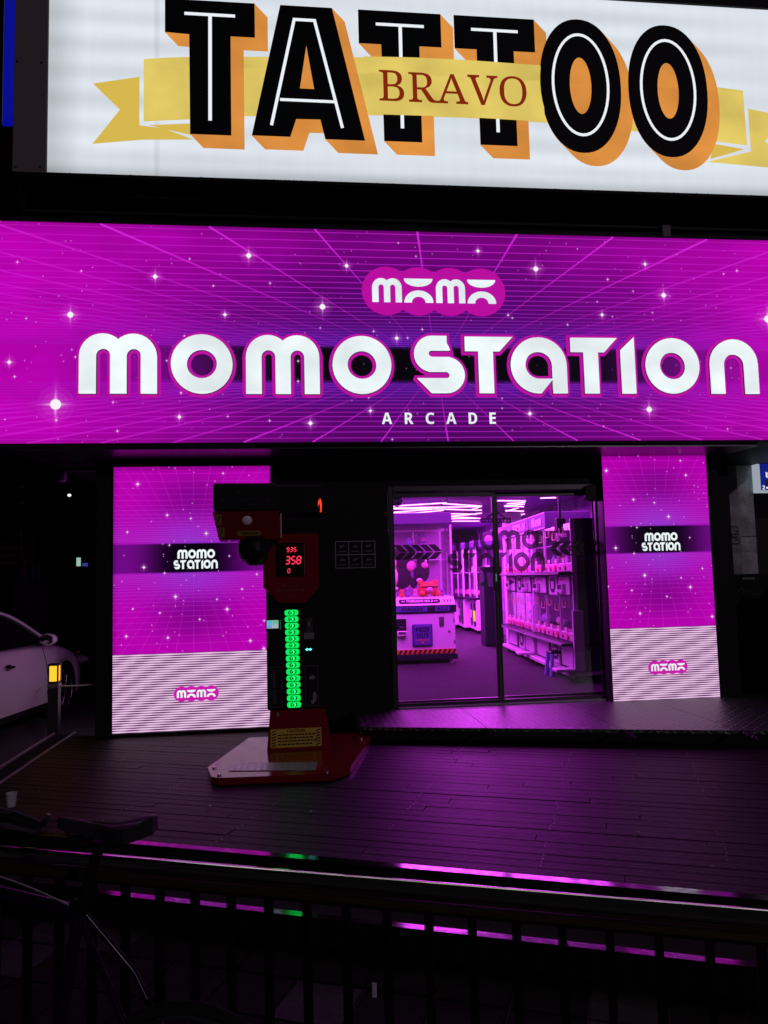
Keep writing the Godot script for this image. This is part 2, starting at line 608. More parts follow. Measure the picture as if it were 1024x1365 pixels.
func prism(st, outlines, holes, z, depth, t := Transform3D()):   # front face at z, going back by depth
	for o in outlines:
		for q in pieces(o, holes):
			var ix = Geometry2D.triangulate_polygon(q)
			for k in range(0, ix.size(), 3):
				tri(st, t * Vector3(q[ix[k]].x, q[ix[k]].y, z), t * Vector3(q[ix[k + 1]].x, q[ix[k + 1]].y, z), t * Vector3(q[ix[k + 2]].x, q[ix[k + 2]].y, z), (t.basis * Vector3.BACK).normalized())
	if depth <= 0.0: return st
	for o in outlines + holes:
		var s = 1.0 if Geometry2D.is_polygon_clockwise(o) else -1.0
		if holes.has(o): s = -s
		for i in o.size():
			var a = o[i]
			var b = o[(i + 1) % o.size()]
			var e = b - a
			if e.length() < 1e-6: continue
			var n = (t.basis * Vector3(-e.y * s, e.x * s, 0)).normalized()
			quad(st, t * Vector3(a.x, a.y, z), t * Vector3(b.x, b.y, z), t * Vector3(b.x, b.y, z - depth), t * Vector3(a.x, a.y, z - depth), n)
	return st

func placed(polys, at: Vector2, sx, sy):
	var o = []
	for p in polys:
		var q := PackedVector2Array()
		for v in p: q.append(at + Vector2(v.x * sx, v.y * sy))
		o.append(q)
	return o

func word(text, at: Vector2, h, gap, squeeze := 1.0):          # list of [outlines, holes] for one line of shop lettering
	var x = at.x
	var o = []
	for ch in text:
		var g = glyph(ch)
		o.append([placed(g[0], Vector2(x, at.y), h * squeeze, h), placed(g[1], Vector2(x, at.y), h * squeeze, h)])
		x += (WIDE[ch] + gap) * h * squeeze
	return o

func stroke(pts, w):                        # a line of constant width as one outline
	var l := PackedVector2Array(pts)
	var o = Geometry2D.offset_polyline(l, w / 2.0, Geometry2D.JOIN_MITER, Geometry2D.END_BUTT)
	return o.filter(func(q): return not Geometry2D.is_polygon_clockwise(q))

func print_text(text, cap, where: Vector3, m, parent, called := "lettering", turn := Basis(), bold := true, serif := false, depth := 0.003, width := 0.0):
	var f := SystemFont.new()
	f.font_names = PackedStringArray(["Droid Serif" if serif else "Droid Sans"])
	f.font_weight = 700 if bold else 400
	var t := TextMesh.new()
	t.text = text
	t.font = f
	t.font_size = 48
	t.pixel_size = cap / 48.0 / 0.72
	t.depth = depth
	t.curve_step = 2.0
	var o := MeshInstance3D.new()
	o.name = called
	o.mesh = t
	o.material_override = m
	parent.add_child(o, true)
	o.basis = turn
	if width > 0.0: o.basis = turn * Basis.from_scale(Vector3(width / t.get_aabb().size.x, 1, 1))
	o.position = where
	if base_of.has(parent): o.position -= base_of[parent]
	return o

func panel_light(called, where: Vector3, size: Vector2, color, energy, towards: Vector3):
	var l := AreaLight3D.new()
	l.name = called
	l.area_size = size
	l.light_color = color
	l.light_energy = energy
	l.shadow_enabled = true
	l.area_range = 14.0
	add_child(l)
	l.look_at_from_position(where, where + towards, Vector3.UP if absf(towards.y) < 0.9 else Vector3.RIGHT)
	return l

func flat(v: Vector2, z): return Vector3(v.x, v.y, z)

func _ready():
	_camera_and_light()
	_ground()
	_building()
	_tattoo_sign()
	_arcade_sign()
	_side_panels()
	_doors()
	_interior()
	_punch_machine()
	_alley()
	_next_door()
	_railing()
	_bicycle()
	_small_things()

# ------------------------------------------------------------------ camera, sky, light
func _camera_and_light():
	var cam := Camera3D.new()
	cam.name = "camera"
	var yaw = deg_to_rad(6.4)
	var pitch = deg_to_rad(4.9)
	var roll = deg_to_rad(1.42)
	var fw = Vector3(sin(yaw) * cos(pitch), sin(pitch), -cos(yaw) * cos(pitch))
	var r = Vector3(cos(yaw), 0, sin(yaw))
	var u = r.cross(fw)
	var r2 = r * cos(roll) - u * sin(roll)
	var u2 = u * cos(roll) + r * sin(roll)
	cam.transform = Transform3D(Basis(r2, u2, -fw), Vector3(0, 1.46, 8.0))
	cam.fov = 67.33
	cam.near = 0.05
	cam.far = 300.0
	cam.current = true
	add_child(cam)
	var e := Environment.new()
	e.background_mode = Environment.BG_SKY
	var sm := ProceduralSkyMaterial.new()
	sm.sky_top_color = lin(0.0025, 0.0025, 0.003)
	sm.sky_horizon_color = lin(0.004, 0.0035, 0.004)
	sm.ground_bottom_color = lin(0.004, 0.004, 0.004)
	sm.ground_horizon_color = lin(0.003, 0.003, 0.003)
	sm.sun_angle_max = 1.0
	var sky := Sky.new()
	sky.sky_material = sm
	e.sky = sky
	e.tonemap_mode = Environment.TONE_MAPPER_LINEAR
	e.tonemap_exposure = 1.0
	e.sdfgi_enabled = true
	e.ssao_enabled = true
	e.ssil_enabled = true
	var w := WorldEnvironment.new()
	w.name = "night_sky"
	w.environment = e
	add_child(w)
	var moon := DirectionalLight3D.new()
	moon.name = "night_light"
	moon.light_color = Color(1.0, 0.90, 1.0)
	moon.light_energy = 0.075
	moon.light_angular_distance = 2.0
	moon.sky_mode = DirectionalLight3D.SKY_MODE_LIGHT_ONLY
	moon.shadow_enabled = true
	add_child(moon)
	moon.look_at_from_position(Vector3.ZERO, -Vector3(0.40, 0.27, 0.90), Vector3.UP)
	panel_light("tattoo_sign_light", Vector3(1.66, 6.35, 0.86), Vector2(7.8, 2.0), Color(0.93, 0.97, 1.0), 0.5, Vector3.BACK)
	panel_light("arcade_sign_light", Vector3(1.35, 3.79, 0.88), Vector2(8.2, 2.0), Color(0.75, 0.16, 0.85), 0.4, Vector3.BACK)
	panel_light("alley_panel_light", Vector3(-2.06, 1.33, -1.3), Vector2(1.5, 2.5), Color(0.85, 0.4, 0.85), 0.08, Vector3.LEFT)
	panel_light("wide_panel_light", Vector3(-1.04, 1.33, 0.25), Vector2(1.5, 2.5), Color(0.85, 0.3, 0.85), 0.06, Vector3.BACK)
	panel_light("narrow_panel_light", Vector3(3.80, 1.42, 0.25), Vector2(1.1, 2.5), Color(0.85, 0.3, 0.85), 0.05, Vector3.BACK)
	panel_light("neon_ceiling_light_front", Vector3(1.9, 2.52, -3.6), Vector2(4.4, 4.4), Color(0.90, 0.27, 1.0), 42.0, Vector3.DOWN)
	panel_light("neon_ceiling_light_rear", Vector3(2.4, 2.52, -8.6), Vector2(3.8, 4.4), Color(0.90, 0.27, 1.0), 95.0, Vector3.DOWN)

# ------------------------------------------------------------------ ground
const STREET := -0.4067          # the street runs at an angle to the shop front
const GROUND := -0.25

func _ground():
	var m = textured(mat("asphalt", 0.075, 0.07, 0.07, 0.8), speckle(3, 256, 0.45, 1.0, 0.8), Vector3(0.9, 0.9, 0.9), true, 0.4)
	var g := S()
	quad(g, Vector3(-60, GROUND, -60), Vector3(60, GROUND, -60), Vector3(60, GROUND, 60), Vector3(-60, GROUND, 60), Vector3.UP)
	struct("street_ground", g, m)
	# plank deck: local x along the street, local -z towards the shop
	var wood = []
	for k in 4:
		var t = streaks(20 + k, 512, 128, 5.0, 0.5, 0.08, 1.0, 0.5)
		var w = [0.034, 0.031, 0.037, 0.029][k]
		var wm = mat("deck_wood_%d" % k, w * 1.15, w * 0.74, w * 0.62, 0.5)
		wm.metallic_specular = 0.28
		textured(wm, t, Vector3(0.45, 1.6, 1.6), false, 0.6)
		wood.append(wm)
	var deck := Node3D.new()
	deck.name = "deck"
	deck.set_meta("kind", "structure")
	add_child(deck)
	deck.position = Vector3(-1.816, 0, 2.986)
	deck.rotation.y = STREET
	var ca = cos(-STREET)
	var sa = sin(-STREET)
	rng.seed = 12
	var pitch_ = 0.098
	var heads = []
	for row in 57:
		var v = 0.085 + row * pitch_
		var left = (-0.444 - sa * v) / ca
		left = maxf(left, (ca * v - 2.986 + 0.06) / sa)
		var right = minf((7.8 - sa * v) / ca, 8.2)
		var x = left
		var first = true
		while x < right - 0.1:
			var run = snappedf(rng.randf_range(1.9, 3.8), 0.1)
			if first: run *= rng.randf_range(0.35, 1.0)
			first = false
			var x1 = minf(x + run, right)
			if right - x1 < 0.5: x1 = right
			var drop = rng.randf_range(-0.003, 0.0)
			var st = box(Vector3.ZERO, Vector3(x1 - x - 0.004, 0.03, pitch_ - 0.003), 0.0015)
			obj("plank", st, wood[rng.randi() % 4], deck, Vector3((x + x1) / 2.0, -0.015 + drop, -v))
			x = x1
	for q in 9:
		for row in 57:
			if rng.randf() < 0.45: continue
			heads.append(Vector3(-0.4 + q * 0.9 + rng.randf_range(-0.01, 0.01), 0, -(0.085 + row * pitch_)))
	var joists := S()
	for q in 9: bx(joists, Vector3(-0.4 + q * 0.9, -0.09, -2.3), Vector3(0.06, 0.1, 4.4))
	bx(joists, Vector3(3.6, -0.135, 0.0), Vector3(9.4, 0.21, 0.03))
	stuff(obj("substructure", joists, mat("dark_steel", 0.015, 0.014, 0.014, 0.7), deck))
	var screw := CylinderMesh.new()
	screw.top_radius = 0.003
	screw.bottom_radius = 0.003
	screw.height = 0.003
	screw.radial_segments = 6
	screw.rings = 1
	var mm := MultiMesh.new()
	mm.transform_format = MultiMesh.TRANSFORM_3D
	mm.mesh = screw
	mm.instance_count = heads.size() * 2
	for i in heads.size():
		for s in 2: mm.set_instance_transform(i * 2 + s, Transform3D(Basis(), heads[i] + Vector3(0, 0.001, (s - 0.5) * 0.055)))
	var mi := MultiMeshInstance3D.new()
	mi.name = "screw"
	mi.multimesh = mm
	mi.material_override = mat("screw_steel", 0.55, 0.55, 0.55, 0.35, 0.9)
	mi.set_meta("kind", "stuff")
	deck.add_child(mi)
	var trim = mat("polished_step_trim", 0.80, 0.77, 0.75, 0.11, 1.0)
	textured(trim, streaks(88, 256, 64, 3.0, 0.4, 0.35, 1.0, 0.15), Vector3(0.9, 3.0, 3.0))
	obj("edge_trim", box(Vector3(3.6, -0.006, 0.0), Vector3(9.4, 0.014, 0.062), 0.003), trim, deck)
	# lower step in front of the deck
	var low := Node3D.new()
	low.name = "step"
	low.set_meta("kind", "structure")
	add_child(low)
	low.position = deck.position
	low.rotation.y = STREET
	obj("tread", box(Vector3(3.6, -0.17, 0.205), Vector3(9.4, 0.1, 0.37), 0.004), mat("step_stone", 0.03, 0.028, 0.027, 0.7), low)
	obj("edge_trim", box(Vector3(3.6, -0.117, 0.40), Vector3(9.4, 0.014, 0.052), 0.003), trim, low)
	obj("riser", box(Vector3(3.6, -0.186, 0.41), Vector3(9.4, 0.122, 0.02)), mat("dark_steel", 0, 0, 0), low)
	for x in [-2.455, -2.258]:
		obj("deck_side_trim", box(Vector3(x, -0.012, 1.15), Vector3(0.028, 0.03, 2.6), 0.003), mat("side_trim", 0.3, 0.28, 0.28, 0.35, 0.8)).set_meta("kind", "structure")
	# strip between deck and alley, slabs below the railing
	struct("deck_border", box_lim(-2.44, -2.275, -0.10, -0.02, -0.15, 2.75), mat("border_dark", 0.02, 0.018, 0.018, 0.8))
	var slab = []
	for k in 3:
		var b = [0.032, 0.042, 0.026][k]
		slab.append(textured(mat("paving_%d" % k, b, b * 0.95, b * 0.93, 0.8), speckle(60 + k, 128, 0.5, 1.0, 0.7), Vector3(1.7, 1.7, 1.7), true, 0.5))
	var pave := Node3D.new()
	pave.name = "pavement"
	pave.set_meta("kind", "structure")
	add_child(pave)
	pave.position = Vector3(-1.816, GROUND, 2.986)
	pave.rotation.y = STREET
	rng.seed = 77
	for i in 22:
		for j in 13:
			var dy = rng.randf_range(0.0, 0.004)
			obj("paving_slab", box(Vector3.ZERO, Vector3(0.292, 0.04, 0.292), 0.005), slab[rng.randi() % 3], pave, Vector3(-1.2 + i * 0.3, -0.012 + dy, 0.56 + j * 0.3))
	# checker-plate platform in front of the doors
	var plate = mat("checker_plate", 0.27, 0.255, 0.27, 0.36, 0.7)
	textured(plate, checker_plate(), Vector3(3.8, 3.8, 3.8), true, 1.5)
	var pf := Node3D.new()
	pf.name = "platform"
	pf.set_meta("kind", "structure")
	add_child(pf)
	var y = 0.125
	var cuts = [0.52, 1.62, 2.72, 3.62, 4.5, 5.6]
	for k in cuts.size() - 1:
		var x0 = cuts[k] + 0.003
		var x1 = cuts[k + 1] - 0.003
		var za = 0.93 + (x0 - 0.52) * 0.295
		var zb = 0.93 + (x1 - 0.52) * 0.295
		var st := S()
		quad(st, Vector3(x0, y, 0.05), Vector3(x1, y, 0.05), Vector3(x1, y, zb), Vector3(x0, y, za), Vector3.UP)
		face4(st, Vector3(x0, y, za), Vector3(x1, y, zb), Vector3(x1, y - 0.03, zb), Vector3(x0, y - 0.03, za), Vector3(x0, y, 0))
		for xx in [x0, x1]: face4(st, Vector3(xx, y, 0.05), Vector3(xx, y, zb), Vector3(xx, y - 0.03, zb), Vector3(xx, y - 0.03, 0.05), Vector3((x0 + x1) / 2, y, 0.4))
		obj("plate", st, plate, pf)
	var sk := S()
	face4(sk, Vector3(0.54, 0.09, 0.85), Vector3(5.6, 0.09, 2.34), Vector3(5.6, 0.0, 2.34), Vector3(0.54, 0.0, 0.85), Vector3(2, 0, 0))
	face4(sk, Vector3(0.54, 0.09, 0.85), Vector3(0.54, 0.09, 0.05), Vector3(0.54, 0.0, 0.05), Vector3(0.54, 0.0, 0.85), Vector3(2, 0, 0.4))
	obj("skirt", sk, mat("dark_steel", 0, 0, 0), pf)

# ------------------------------------------------------------------ building
func _building():
	var black = mat("facade_black", 0.012, 0.011, 0.012, 0.55)
	var b = in_world(thing("arcade_building", "black arcade building carrying the two long lit fascia signs", "building", Vector3(1.3, 0, -6)))
	obj("front_wall", box_lim(-1.96, 0.93, 0.0, 2.75, -0.12, 0.05), black, b)
	obj("front_wall", box_lim(3.29, 4.62, 0.0, 2.75, -0.12, 0.05), black, b)
	obj("front_wall", box_lim(0.93, 3.29, 2.42, 2.75, -0.12, 0.05), black, b)
	obj("upper_wall", box_lim(-2.62, 5.9, 2.76, 9.2, -13.2, 0.36), black, b)
	obj("side_wall", box_lim(-1.96, -1.86, 0.0, 2.75, -13.2, -0.12), black, b)
	obj("side_wall", box_lim(4.62, 4.72, 0.0, 2.75, -13.2, 0.05), black, b)
	obj("corner_post", box_lim(-1.965, -1.83, -0.13, 2.74, 0.052, 0.22), black, b)
	obj("corner_post", box_lim(-0.275, -0.20, 0.0, 2.74, 0.052, 0.22), black, b)
	obj("corner_post", box_lim(4.40, 4.50, 0.12, 2.74, 0.052, 0.22), black, b)
	obj("soffit", box_lim(-2.62, 4.62, 2.695, 2.745, 0.055, 0.78), mat("soffit_metal", 0.05, 0.05, 0.055, 0.3, 0.5), b)
	for y in [4.92, 5.02, 5.12]:
		obj("ledge", box_lim(-2.62, 5.9, y, y + 0.03, 0.362, 0.42), mat("ledge_metal", 0.02, 0.02, 0.022, 0.5), b)
	obj("foot_board", box_lim(-1.82, -0.21, 0.002, 0.03, 0.06, 0.24), black, b)
	var ic = in_world(thing("pictogram_sign", "dark sign of six outlined pictogram squares on the wall by the doors", "sign", Vector3(0.58, 1.57, 0.055)))
	var ln = mat("pictogram_grey", 0.26, 0.24, 0.32, 0.5)
	obj("board", box_lim(0.372, 0.79, 1.566, 1.85, 0.051, 0.056), black, ic)
	for q in 4: obj("grid_line", box_lim(0.374 + q * 0.1365, 0.381 + q * 0.1365, 1.568, 1.848, 0.056, 0.0585), ln, ic)
	for q in 3: obj("grid_line", box_lim(0.374, 0.79, 1.568 + q * 0.1365, 1.575 + q * 0.1365, 0.0562, 0.058), ln, ic)
	rng.seed = 6
	var dim = mat("pictogram_dim", 0.12, 0.11, 0.14, 0.5)
	for q in 6:
		var c = Vector2(0.446 + (q % 3) * 0.1365, 1.652 + (q / 3) * 0.1365)
		obj("caption", box_lim(c.x - 0.04, c.x + 0.04, c.y - 0.052, c.y - 0.043, 0.0562, 0.0575), dim, ic)
		var pic = [ccw(P([c + Vector2(-0.03, -0.01), c + Vector2(0.03, -0.006), c + Vector2(0.024, 0.012), c + Vector2(0.006, 0.004), c + Vector2(0.0, 0.026), c + Vector2(-0.012, 0.006)])), ccw(P([c + Vector2(-0.026, 0.02), c + Vector2(-0.02, -0.012), c + Vector2(0.022, 0.008), c + Vector2(0.026, 0.026), c + Vector2(0.0, 0.012)]))][q % 2]
		obj("pictogram", prism(S(), [pic], [], 0.0575, 0.0012), dim, ic)
	# motion sensor over the doors
	var s = in_world(thing("motion_sensor", "small grey motion sensor above the sliding doors", "sensor", Vector3(2.06, 2.52, 0.06)))
	obj("housing", box_lim(1.97, 2.15, 2.52, 2.585, 0.052, 0.10, 0.012), mat("sensor_grey", 0.10, 0.10, 0.11, 0.5), s)
	obj("lens", box_lim(2.0, 2.12, 2.505, 2.522, 0.06, 0.095, 0.004), mat("sensor_lens", 0.01, 0.01, 0.012, 0.2), s)
	# worklight tube in the gap between the signs
	var t = in_world(thing("tube_fitting", "dark unlit tube fitting in the gap under the tattoo sign", "light fitting", Vector3(-1.26, 5.27, 0.5)))
	obj("batten", box_lim(-1.62, -0.90, 5.285, 5.31, 0.46, 0.52, 0.006), mat("batten", 0.12, 0.12, 0.13, 0.5), t)
	obj("tube", rod(Vector3(-1.6, 5.265, 0.49), Vector3(-0.92, 5.265, 0.49), 0.014, 10), mat("tube_glass", 0.35, 0.36, 0.4, 0.2), t)
	var j = in_world(thing("junction_box", "small junction box on the wall between the two fascia signs", "junction box", Vector3(3.95, 5.02, 0.44)))
	obj("case", box_lim(3.90, 4.0, 5.0, 5.14, 0.424, 0.48, 0.008), mat("box_grey", 0.14, 0.13, 0.12, 0.6), j)
	obj("gland", rod(Vector3(3.95, 5.0, 0.45), Vector3(3.95, 4.95, 0.45), 0.012), mat("box_grey", 0, 0, 0), j)

# ------------------------------------------------------------------ TATTOO sign
func sweep(p: PackedVector2Array, d: Vector2):
	var list = [p]
	for i in p.size():
		var a = p[i]
		var b = p[(i + 1) % p.size()]
		var q = P([a, b, b + d, a + d])
		if absf((b - a).cross(d)) < 1e-5: continue
		if Geometry2D.is_polygon_clockwise(q): q.reverse()
		list.append(q)
	var e := PackedVector2Array()
	for v in p: e.append(v + d)
	list.append(e)
	return merged(list)

func ccw(p: PackedVector2Array):
	if Geometry2D.is_polygon_clockwise(p): p.reverse()
	return p

func _tattoo_sign():
	var z = 0.80
	var t = in_world(thing("tattoo_sign", "white backlit fascia sign with black letters and a yellow ribbon", "sign", Vector3(1.66, 5.31, 0.6)))
	var frame = mat("tattoo_frame", 0.17, 0.15, 0.145, 0.6)
	obj("housing", box_lim(-2.60, 5.92, 5.30, 7.42, 0.365, 0.785), mat("tattoo_case", 0.02, 0.02, 0.02, 0.6), t)
	obj("side_trim", box_lim(-2.60, -2.295, 5.315, 7.42, 0.787, 0.81, 0.004), frame, t)
	for q in [Vector2(-2.57, 5.36), Vector2(-2.35, 5.37), Vector2(-2.57, 6.4), Vector2(-2.35, 6.4)]: obj("screw", rod(flat(q, 0.808), flat(q, 0.815), 0.012, 8), mat("tattoo_case", 0, 0, 0), t)
	obj("top_trim", box_lim(-2.295, 5.92, 7.39, 7.45, 0.787, 0.83, 0.004), mat("tattoo_case", 0, 0, 0), t)
	obj("bottom_trim", box_lim(-2.295, 5.92, 5.275, 5.312, 0.787, 0.83, 0.004), mat("tattoo_case", 0, 0, 0), t)
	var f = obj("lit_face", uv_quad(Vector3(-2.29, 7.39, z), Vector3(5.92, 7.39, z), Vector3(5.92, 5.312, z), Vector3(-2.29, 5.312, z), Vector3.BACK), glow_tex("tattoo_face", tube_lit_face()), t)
	var dirt = film("edge_grime", 0.03, 0.028, 0.015, 0.8)
	rng.seed = 31
	var gr := S()
	var x = -2.29
	while x < 5.9:
		var w = rng.randf_range(0.015, 0.06)
		prism(gr, [P([Vector2(x, 5.313), Vector2(x + w, 5.313), Vector2(x + w * 0.8, 5.313 + rng.randf_range(0.003, 0.016)), Vector2(x + w * 0.2, 5.313 + rng.randf_range(0.003, 0.016))])], [], z + 0.002, 0.0)
		x += w
	stuff(obj("grime", gr, dirt, t))
	var yellow = uneven(glow("ribbon_yellow", 0.93, 0.83, 0.42))
	var yellow2 = glow("ribbon_fold_yellow", 0.84, 0.72, 0.31)
	var black = mat("letter_black", 0.012, 0.012, 0.014, 0.5)
	var orange = uneven(glow("letter_shade_orange", 0.92, 0.60, 0.27))
	var white = glow("letter_line_white", 0.93, 0.95, 0.97)
	# ribbon: tails, folds and the band behind the outer letters
	var tl = prism(S(), [ccw(P([Vector2(-1.88, 6.22), Vector2(-1.45, 6.31), Vector2(-1.45, 5.82), Vector2(-1.22, 5.80), Vector2(-0.95, 5.70), Vector2(-1.42, 5.68), Vector2(-1.88, 5.62), Vector2(-1.63, 5.97)]))], [], z + 0.003, 0.003)
	obj("ribbon_tail", tl, yellow2, t)
	var tr = prism(S(), [ccw(P([Vector2(4.755, 6.27), Vector2(5.20, 6.20), Vector2(4.92, 5.92), Vector2(5.20, 5.62), Vector2(4.70, 5.645), Vector2(4.27, 5.67), Vector2(4.755, 5.80)]))], [], z + 0.003, 0.003)
	obj("ribbon_tail", tr, yellow, t)
	var band = ccw(P([Vector2(-1.41, 6.49), Vector2(-1.21, 6.515), Vector2(-0.98, 6.535), Vector2(-0.46, 6.565), Vector2(0.9, 6.63), Vector2(1.7, 6.635), Vector2(2.52, 6.62), Vector2(3.5, 6.56), Vector2(4.41, 6.49), Vector2(4.71, 6.465), Vector2(4.715, 5.865), Vector2(4.35, 5.895), Vector2(3.46, 5.97), Vector2(2.55, 6.02), Vector2(1.7, 6.035), Vector2(0.9, 6.025), Vector2(-0.47, 5.955), Vector2(-0.98, 5.90), Vector2(-1.21, 5.88), Vector2(-1.41, 5.86)]))
	obj("ribbon_band", prism(S(), [band], [], z + 0.006, 0.003), yellow, t)
	obj("ribbon_fold", prism(S(), [ccw(P([Vector2(-1.36, 5.825), Vector2(-0.95, 5.86), Vector2(-0.95, 5.74)]))], [], z + 0.006, 0.003), yellow2, t)
	obj("ribbon_fold", prism(S(), [ccw(P([Vector2(4.35, 5.865), Vector2(4.68, 5.82), Vector2(4.30, 5.70)]))], [], z + 0.006, 0.003), yellow2, t)
	# letters: black face, orange block shade, fine white inner line
	var tee = [Vector2(-0.43, 0.69), Vector2(-0.43, 0.345), Vector2(-0.20, 0.335), Vector2(-0.195, -0.68), Vector2(0.195, -0.68), Vector2(0.195, 0.335), Vector2(0.43, 0.335), Vector2(0.43, 0.69)]
	var narrow = [Vector2(-0.42, 0.69), Vector2(-0.42, 0.335), Vector2(-0.195, 0.335), Vector2(-0.19, -0.675), Vector2(0.19, -0.675), Vector2(0.19, 0.335), Vector2(0.415, 0.335), Vector2(0.415, 0.69)]
	var list = [
		["T", Vector2(-0.78, 6.43), tee, []],
		["A", Vector2(0.16, 6.43), [Vector2(-0.26, 0.69), Vector2(-0.55, -0.67), Vector2(-0.18, -0.67), Vector2(-0.12, -0.485), Vector2(0.115, -0.48), Vector2(0.16, -0.68), Vector2(0.55, -0.68), Vector2(0.25, 0.69)], [Vector2(-0.01, 0.28), Vector2(-0.08, -0.17), Vector2(0.06, -0.17)]],
		["T", Vector2(1.09, 6.43), narrow, []],
		["T", Vector2(2.06, 6.43), narrow, []],
		["O", Vector2(2.94, 6.43), [], []],
		["O", Vector2(3.88, 6.42), [], []]]
	for n in list.size():
		var at = list[n][1]
		var outline: PackedVector2Array
		var hole := PackedVector2Array()
		if list[n][0] == "O":
			for i in 56:
				var a = TAU * i / 56
				outline.append(at + Vector2(signf(cos(a)) * absf(cos(a)) ** 0.93 * 0.43, signf(sin(a)) * absf(sin(a)) ** 0.93 * 0.72))
			hole = disc(at + Vector2(0, 0), 0.115, 32, 0.305)
		else:
			for v in list[n][2]: outline.append(at + v)
			for v in list[n][3]: hole.append(at + v)
		outline = ccw(outline)
		var inner = n == 2 or n == 3          # the middle two stand behind the name band
		var front = z + 0.012
		var l = obj("letter", prism(S(), [outline], [hole] if hole.size() else [], front, 0.004), black, t)
		l.set_meta("label", "black block letter %s" % list[n][0])
		var sh = sweep(outline, Vector2(0.125, -0.135))
		obj("block_shade", prism(S(), sh, [], z + 0.009, 0.003), orange, l, Vector3.ZERO)
		var line = []
		if list[n][0] == "T":
			line = [stroke([at + Vector2(-0.245, 0.545), at + Vector2(0.24, 0.545)], 0.03), stroke([at + Vector2(0.0, 0.532), at + Vector2(-0.005, -0.54)], 0.034)]
		elif list[n][0] == "A":
			line = [stroke([at + Vector2(-0.36, -0.56), at + Vector2(-0.125, 0.545), at + Vector2(0.075, 0.545), at + Vector2(0.33, -0.56)], 0.03), stroke([at + Vector2(-0.275, -0.295), at + Vector2(0.255, -0.295)], 0.028)]
		var ln := S()
		for s in line: prism(ln, s, [], front + 0.003 + 0.002 * line.find(s), 0.002)
		if list[n][0] == "O": prism(ln, [disc(at + Vector2(0, 0.01), 0.305, 48, 0.555)], [disc(at + Vector2(0, 0.01), 0.278, 48, 0.526)], front + 0.003, 0.002)
		obj("inner_line", ln, white, l)
	# name band over the middle letters
	var cover = ccw(P([Vector2(0.72, 6.62), Vector2(1.2, 6.635), Vector2(1.7, 6.638), Vector2(2.52, 6.62), Vector2(2.545, 6.02), Vector2(1.7, 6.035), Vector2(0.86, 6.024)]))
	for o in [[2.94, 6.43], [3.88, 6.42]]:
		var c = Geometry2D.clip_polygons(cover, disc(Vector2(o[0], o[1]), 0.43, 48, 0.72))
		cover = c[0]
	var nb = obj("name_band", prism(S(), [cover], [], z + 0.022, 0.004), yellow, t)
	print_text("BRAVO", 0.315, Vector3(1.62, 6.315, z + 0.026), glow("bravo_brown", 0.50, 0.14, 0.03), nb, "lettering", Basis(), false, true, 0.004, 1.50)

# ------------------------------------------------------------------ MOMO STATION sign
func badge(t, at: Vector2, s, z, pink, white):          # the small four-disc emblem
	var cs = []
	for k in 4: cs.append(disc(at + Vector2((k - 1.5) * 0.312, 0) * s, 0.24 * s, 36))
	var b = obj("badge", prism(S(), merged(cs), [], z, 0.012 * s), pink, t)
	for k in 4:
		var o = at + Vector2((k - 1.5) * 0.312 - 0.14, -0.115) * s
		var st := S()
		if k % 2 == 0:
			var g = glyph("m")
			prism(st, placed(g[0], o, 0.225 * s, 0.235 * s), [], z + 0.012 * s, 0.012 * s)
		else:
			var up := PackedVector2Array()
			var lo := PackedVector2Array()
			for i in 13: up.append(o + Vector2(0.14 - cos(PI * i / 12) * 0.14, 0.235 - sin(PI * i / 12) * 0.075) * s)
			for i in 17: lo.append(o + Vector2(0.14 + cos(PI * i / 16) * 0.142, sin(PI * i / 16) * 0.118) * s)
			for i in 17: lo.append(o + Vector2(0.14 - cos(PI * i / 16) * 0.068, sin(PI * i / 16) * 0.060) * s)
			prism(st, [ccw(up), ccw(lo)], [], z + 0.012 * s, 0.012 * s)
		obj("letter", st, white, b)
	return b

